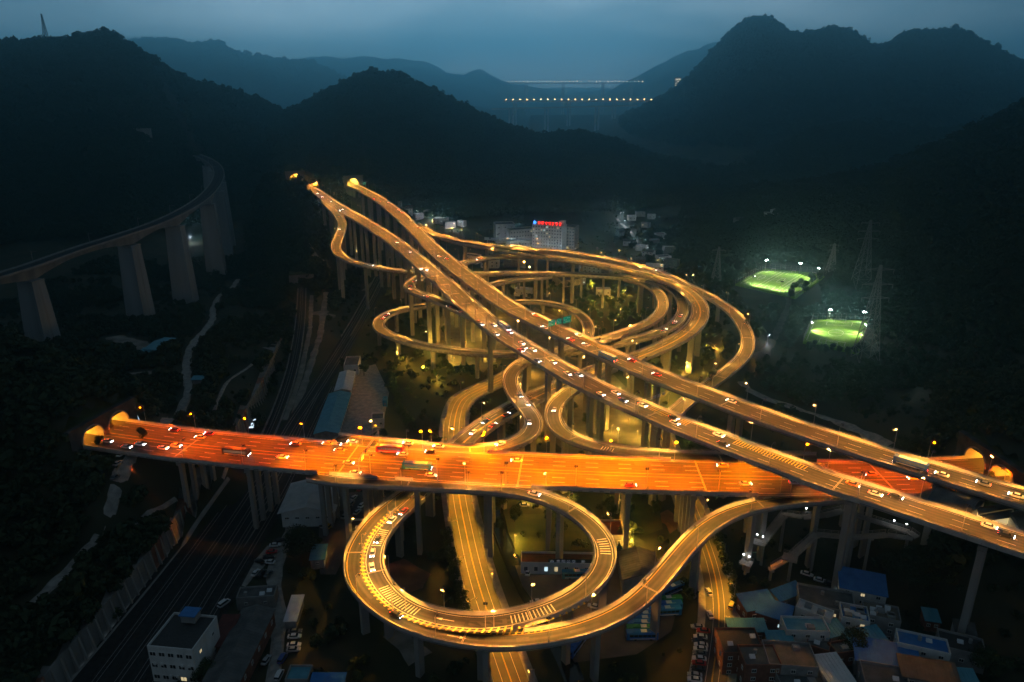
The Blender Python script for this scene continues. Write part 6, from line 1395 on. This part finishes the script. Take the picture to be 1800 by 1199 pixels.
tree('broadleaf_tree', 'large black tree beside the blue roofed village house at the right', floor(1590, 1045), 17, 1.25, 'big', var=2)
tree('broadleaf_tree', 'dark tree among the village roofs in the middle', floor(1496, 1150), 10, 1.2, 'big', var=1)
tree('broadleaf_tree', 'dark tree at the bottom right corner by the brownish roof', floor(1735, 1190), 11, 1.2, 'big', var=3)
tree('broadleaf_tree', 'small dark tree in front of the white block at the bottom', floor(362, 1196), 8, 1.3, 'big', var=1)
q = at(262, 765, 29); tree('broadleaf_tree', 'round tree on the left viaduct between its two tunnel roads', Vector((at(192,758,28).x, at(192,758,28).y, 28)), 6.0, 1.0, 'broad', var=1)
tree('broadleaf_tree', 'dark tree before the left one of the two west tunnel mouths', Vector((at(177,786,28).x, at(177,786,28).y, 28)), 5.5, .9, 'broad', var=2)
tree('broadleaf_tree', 'dark tree on the median a little right of the left tunnels', Vector((at(252,776,29).x, at(252,776,29).y, 29.5)), 6, 1.0, 'broad', var=0)
tree('broadleaf_tree', 'round dark tree between the two right hand tunnel mouths', Vector((at(1737,846,28).x, at(1737,846,28).y, 28)), 5.5, 1.0, 'broad', var=3)
tree('broadleaf_tree', 'small round tree at the gore of the inner oval ramps', floor(1122, 572), 9, .9, 'broad', var=1)
for k, (px, py) in enumerate([(1395,520),(1404,512),(1413,520),(1425,505),(1388,530),(1440,498)]): tree('broadleaf_tree', f'{ordinal(sorted([1395,1404,1413,1425,1388,1440]).index(px))} dark tree from the left before the upper sports pitch', floor(px, py), 10 + 3 * R.random(), .8, 'broad', 'trees before the upper sports pitch')
for k, (px, py) in enumerate([(1420,622),(1430,618),(1440,624),(1450,626),(1462,622),(1474,625),(1488,630),(1502,628),(1512,622)]): tree('broadleaf_tree', f'{ordinal(k)} dark tree from the left before the lower sports pitch', floor(px, py), 6 + 2.5 * R.random(), .9, 'broad', 'trees before the lower sports pitch')
for k, (px, py) in enumerate([(1087,985),(1088,955)]): tree('cypress', ['dark narrow conifer at the right end of the bus station', 'upper of two narrow conifers inside the loop'][k], floor(px, py), 8, 1.2, 'cypress')
GARD = [(790,655),(905,560),(925,548),(950,500),(975,498),(1000,505),(1020,520),(1050,515),(1070,540),(1085,560),(1030,545),(1055,560),(1005,530),(930,505),(900,520),(960,520),(1095,535),(1110,545),(1040,528),(890,545),(965,545),(720,560),(700,575),(740,575),(860,615),(780,585),(690,600),(660,640),(640,660),(1215,610),(1235,650),(1200,690),(1180,650),(1260,590),(1290,560),(1240,560),(1225,590),(1250,680),(985,690),(1060,700),(960,745),(1030,745),(1010,720),(1110,720),(1080,810),(880,900),(905,915),(1100,880),(1130,880),(1150,905),(1075,905)]
lefts = {}
for px, py in sorted(GARD):
    z = 'on the lawns inside the right hand curve' if px > 1140 else ('left of the spiral ramp' if px < 745 else ('beneath the inner oval ramps' if py < 620 else ('in the square beneath the lower carriageway' if py < 815 else 'near the foreground loop')))
    k = lefts[z] = lefts.get(z, -1) + 1
    tree('garden_tree', f'{ordinal(k)} leafy garden tree from the left {z}', floor(px, py), 5.5 + 3.5 * R.random(), .9, 'broad', 'garden trees ' + z)
def hedge(label, pxs, n, h):
    pts = [floor(*p) for p in pxs]; L = [0]
    for a, b in zip(pts[:-1], pts[1:]): L.append(L[-1] + (b - a).length)
    V, F = [], []; rg = random.Random(n)
    for k in range(n):
        t = L[-1] * (k + .5) / n; i = min(len(pts) - 2, bisect.bisect(L, t) - 1); q = pts[i].lerp(pts[i + 1], (t - L[i]) / (L[i + 1] - L[i])); v, f = leaf_cloud(rg, 230, h * .5, .9, .30, 4)
        o = len(V); q = q + Vector((rg.uniform(-.7, .7), rg.uniform(-.7, .7), h * .45)); V += [(x + q.x, y + q.y, z + q.z) for x, y, z in v]; F += [tuple(j + o for j in g) for g in f]
    m = MB(); m.add(V, F); root = thing('hedge', label, 'hedge'); m.build('foliage', M_LEAF, root)
hedge('dense leafy hedge along the left edge of the lit left street', [(783,940),(795,985),(805,1030),(818,1075),(835,1120),(852,1180)], 40, 5)
hedge('bright leafy hedge along the right edge of the lit right street', [(1258,940),(1274,985),(1288,1030),(1296,1070)], 26, 4.5)
hedge('bushes at the left foot of the low spiral loop', [(684,640),(694,690),(705,720),(725,745)], 22, 5)
hedge('bushes lining the outside of the falling right ramp', [(1290,520),(1318,548),(1334,575),(1340,605)], 24, 5)
# woods: far too many trees to count
def wood_tree(var):
    rg = random.Random(50 + var); V, F = leaf_cloud(rg, 130, .42, .85, .14, 6); V = [(x, y, z + .52) for x, y, z in V]
    b = MB(); b.add(V, F); b.tube((0, 0, -.15), (0, 0, .4), .035, .02, 4)
    o = bpy.data.objects.new('wood_tree', b.mesh('wood_tree', M_LEAF_F)); return o
WOODC = bpy.data.collections.new('wood_trees')
for v in range(5): WOODC.objects.link(wood_tree(v))
def wood_nodes():
    ng = bpy.data.node_groups.new('wood', 'GeometryNodeTree'); ng.interface.new_socket('Geometry', in_out='INPUT', socket_type='NodeSocketGeometry'); ng.interface.new_socket('Geometry', in_out='OUTPUT', socket_type='NodeSocketGeometry')
    n, l = ng.nodes, ng.links; gi, go = n.new('NodeGroupInput'), n.new('NodeGroupOutput'); ip = n.new('GeometryNodeInstanceOnPoints'); ci = n.new('GeometryNodeCollectionInfo')
    ci.inputs['Collection'].default_value = WOODC; ci.inputs['Separate Children'].default_value = True; ci.inputs['Reset Children'].default_value = True
    at_ = n.new('GeometryNodeInputNamedAttribute'); at_.data_type = 'FLOAT_VECTOR'; at_.inputs['Name'].default_value = 'size'
    rv = n.new('FunctionNodeRandomValue'); rv.data_type = 'FLOAT_VECTOR'; rv.inputs[0].default_value = (0, 0, 0); rv.inputs[1].default_value = (.1, .1, 6.28)
    l.new(gi.outputs[0], ip.inputs['Points']); l.new(ci.outputs[0], ip.inputs['Instance']); ip.inputs['Pick Instance'].default_value = True
    l.new(at_.outputs[0], ip.inputs['Scale']); l.new(rv.outputs[0], ip.inputs['Rotation']); l.new(ip.outputs[0], go.inputs[0]); return ng
WN = wood_nodes()
def wood(name, pts, sizes):
    me = bpy.data.meshes.new(name); me.vertices.add(len(pts)); me.vertices.foreach_set('co', np.asarray(pts, float).ravel())
    a = me.attributes.new('size', 'FLOAT_VECTOR', 'POINT'); a.data.foreach_set('vector', np.asarray(sizes, float).ravel()); me.update()
    o = link(name, me, kind='stuff'); md = o.modifiers.new('trees', 'NODES'); md.node_group = WN; return o
NPR = np.random.default_rng(5)
# valley woodland between the roads
def scatter(n, x0, x1, y0, y1, thr, smin, smax, test=None, seed=0, hmin=-9, hmax=999):
    x = NPR.uniform(x0, x1, n); y = NPR.uniform(y0, y1, n); k = fbm(x / 28, y / 28, 70 + seed, 3) > thr; x, y = x[k], y[k]
    h = hfun(x, y); k = (h > hmin) & (h < hmax); x, y, h = x[k], y[k], h[k]
    k = np.array([not blocked(a, b) and (test is None or test(a, b, c)) for a, b, c in zip(x, y, h)], bool) if len(x) else np.zeros(0, bool)
    x, y, h = x[k], y[k], h[k]; s = NPR.uniform(smin, smax, len(x)); w = NPR.uniform(.8, 1.25, len(x))
    return np.stack([x, y, h - .2], 1), np.stack([s * w, s * w, s], 1)
for p in PATH.values():                                  # keep clear of the low decks
    for s in np.arange(0, p.len, 2.0):
        q = p.q(s)
        if q.z - gz(q.x, q.y) < 11: block(q.x, q.y, 6)
block_poly([at(*c, 0) for c in ((1285,500),(1440,500),(1440,545),(1300,540))], 2); block_poly([at(*c, 0) for c in ((1405,590),(1535,590),(1530,640),(1410,640))], 2)
P_, S_ = scatter(5200, -330, 330, 150, 700, .50, 3.0, 7.0, seed=1, hmax=60)
wood('woodland', P_, S_)
P_, S_ = scatter(9000, 130, 520, 380, 900, .40, 4.0, 8.5, seed=4, hmax=60)
wood('right_valley_woodland', P_, S_)
P_, S_ = scatter(5000, -420, -140, 420, 760, .42, 3.5, 7.5, seed=5, hmax=60)
wood('left_valley_woodland', P_, S_)
P_, S_ = scatter(9000, -330, 520, 190, 1050, .47, 1.2, 3.2, seed=2, hmax=120)
wood('scrub', P_, S_)
def hillwood(name, y0, y1, a0, a1, n, smin, smax, hmin=6, blk=True):
    y = NPR.uniform(y0 ** 2, y1 ** 2, n) ** .5; a = NPR.uniform(a0, a1, n); x = a * y; h = hfun(x, y); k = h > hmin; x, y, h = x[k], y[k], h[k]
    k = np.array([not blocked(p, q) for p, q in zip(x, y)], bool); x, y, h = x[k], y[k], h[k]
    ok = np.ones(len(x), bool)
    for (px, py, an, pz, hw) in PORT.values():
        al = (x - px) * math.cos(an) + (y - py) * math.sin(an); la = np.abs(-(x - px) * math.sin(an) + (y - py) * math.cos(an)); ok &= ~((al < 5) & (al > -70) & (la < hw + 6))
    for p in RWP.p[::2]: ok &= ~((np.hypot(x - p[0], y - p[1]) < 9) & (h > p[2] - 12))
    x, y, h = x[ok], y[ok], h[ok]; s = NPR.uniform(smin, smax, len(x)) * (1 + .5 * (NPR.random(len(x)) > .93)); w = NPR.uniform(.8, 1.2, len(x))
    wood(name, np.stack([x, y, h - .4], 1), np.stack([s * w, s * w, s], 1))
hillwood('left_hill_forest', 620, 1350, -.80, -.20, 26000, 7, 13)
hillwood('centre_hill_forest', 850, 1450, -.32, .36, 24000, 7, 13)
hillwood('right_hill_forest', 560, 1150, .20, .85, 22000, 6, 11)
hillwood('west_slope_forest', 150, 440, -1.2, -.42, 7000, 4, 8)
hillwood('east_slope_forest', 215, 600, .62, 1.3, 9000, 4, 8)
hillwood('mountain_forest', 1800, 3400, .02, .85, 30000, 14, 24, 20)
hillwood('spur_forest', 1100, 1700, .05, .85, 20000, 9, 15, 3)
hillwood('far_forest', 4700, 7000, -.65, .02, 26000, 28, 46, 20)
# ---------------------------------------------------------------- haze
hz_ = MB(); x0, x1, y0, y1, z0, z1 = -16000, 16000, -250, 14000, -52, 760
hz_.add([(x0, y0, z0), (x1, y0, z0), (x1, y1, z0), (x0, y1, z0), (x0, y0, z1), (x1, y0, z1), (x1, y1, z1), (x0, y1, z1)], [(3, 2, 1, 0), (4, 5, 6, 7), (0, 1, 5, 4), (1, 2, 6, 5), (2, 3, 7, 6), (3, 0, 4, 7)])
mh = bpy.data.materials.new('haze'); mh.use_nodes = True; n, l = mh.node_tree.nodes, mh.node_tree.links; n.clear()
o = n.new('ShaderNodeOutputMaterial'); v = n.new('ShaderNodeVolumePrincipled'); v.inputs['Color'].default_value = (0.40, 0.84, 1.0, 1); v.inputs['Density'].default_value = 2.8e-4; v.inputs['Anisotropy'].default_value = 0.89
l.new(v.outputs['Volume'], o.inputs['Volume'])
hz_.build('haze', mh, kind='stuff')
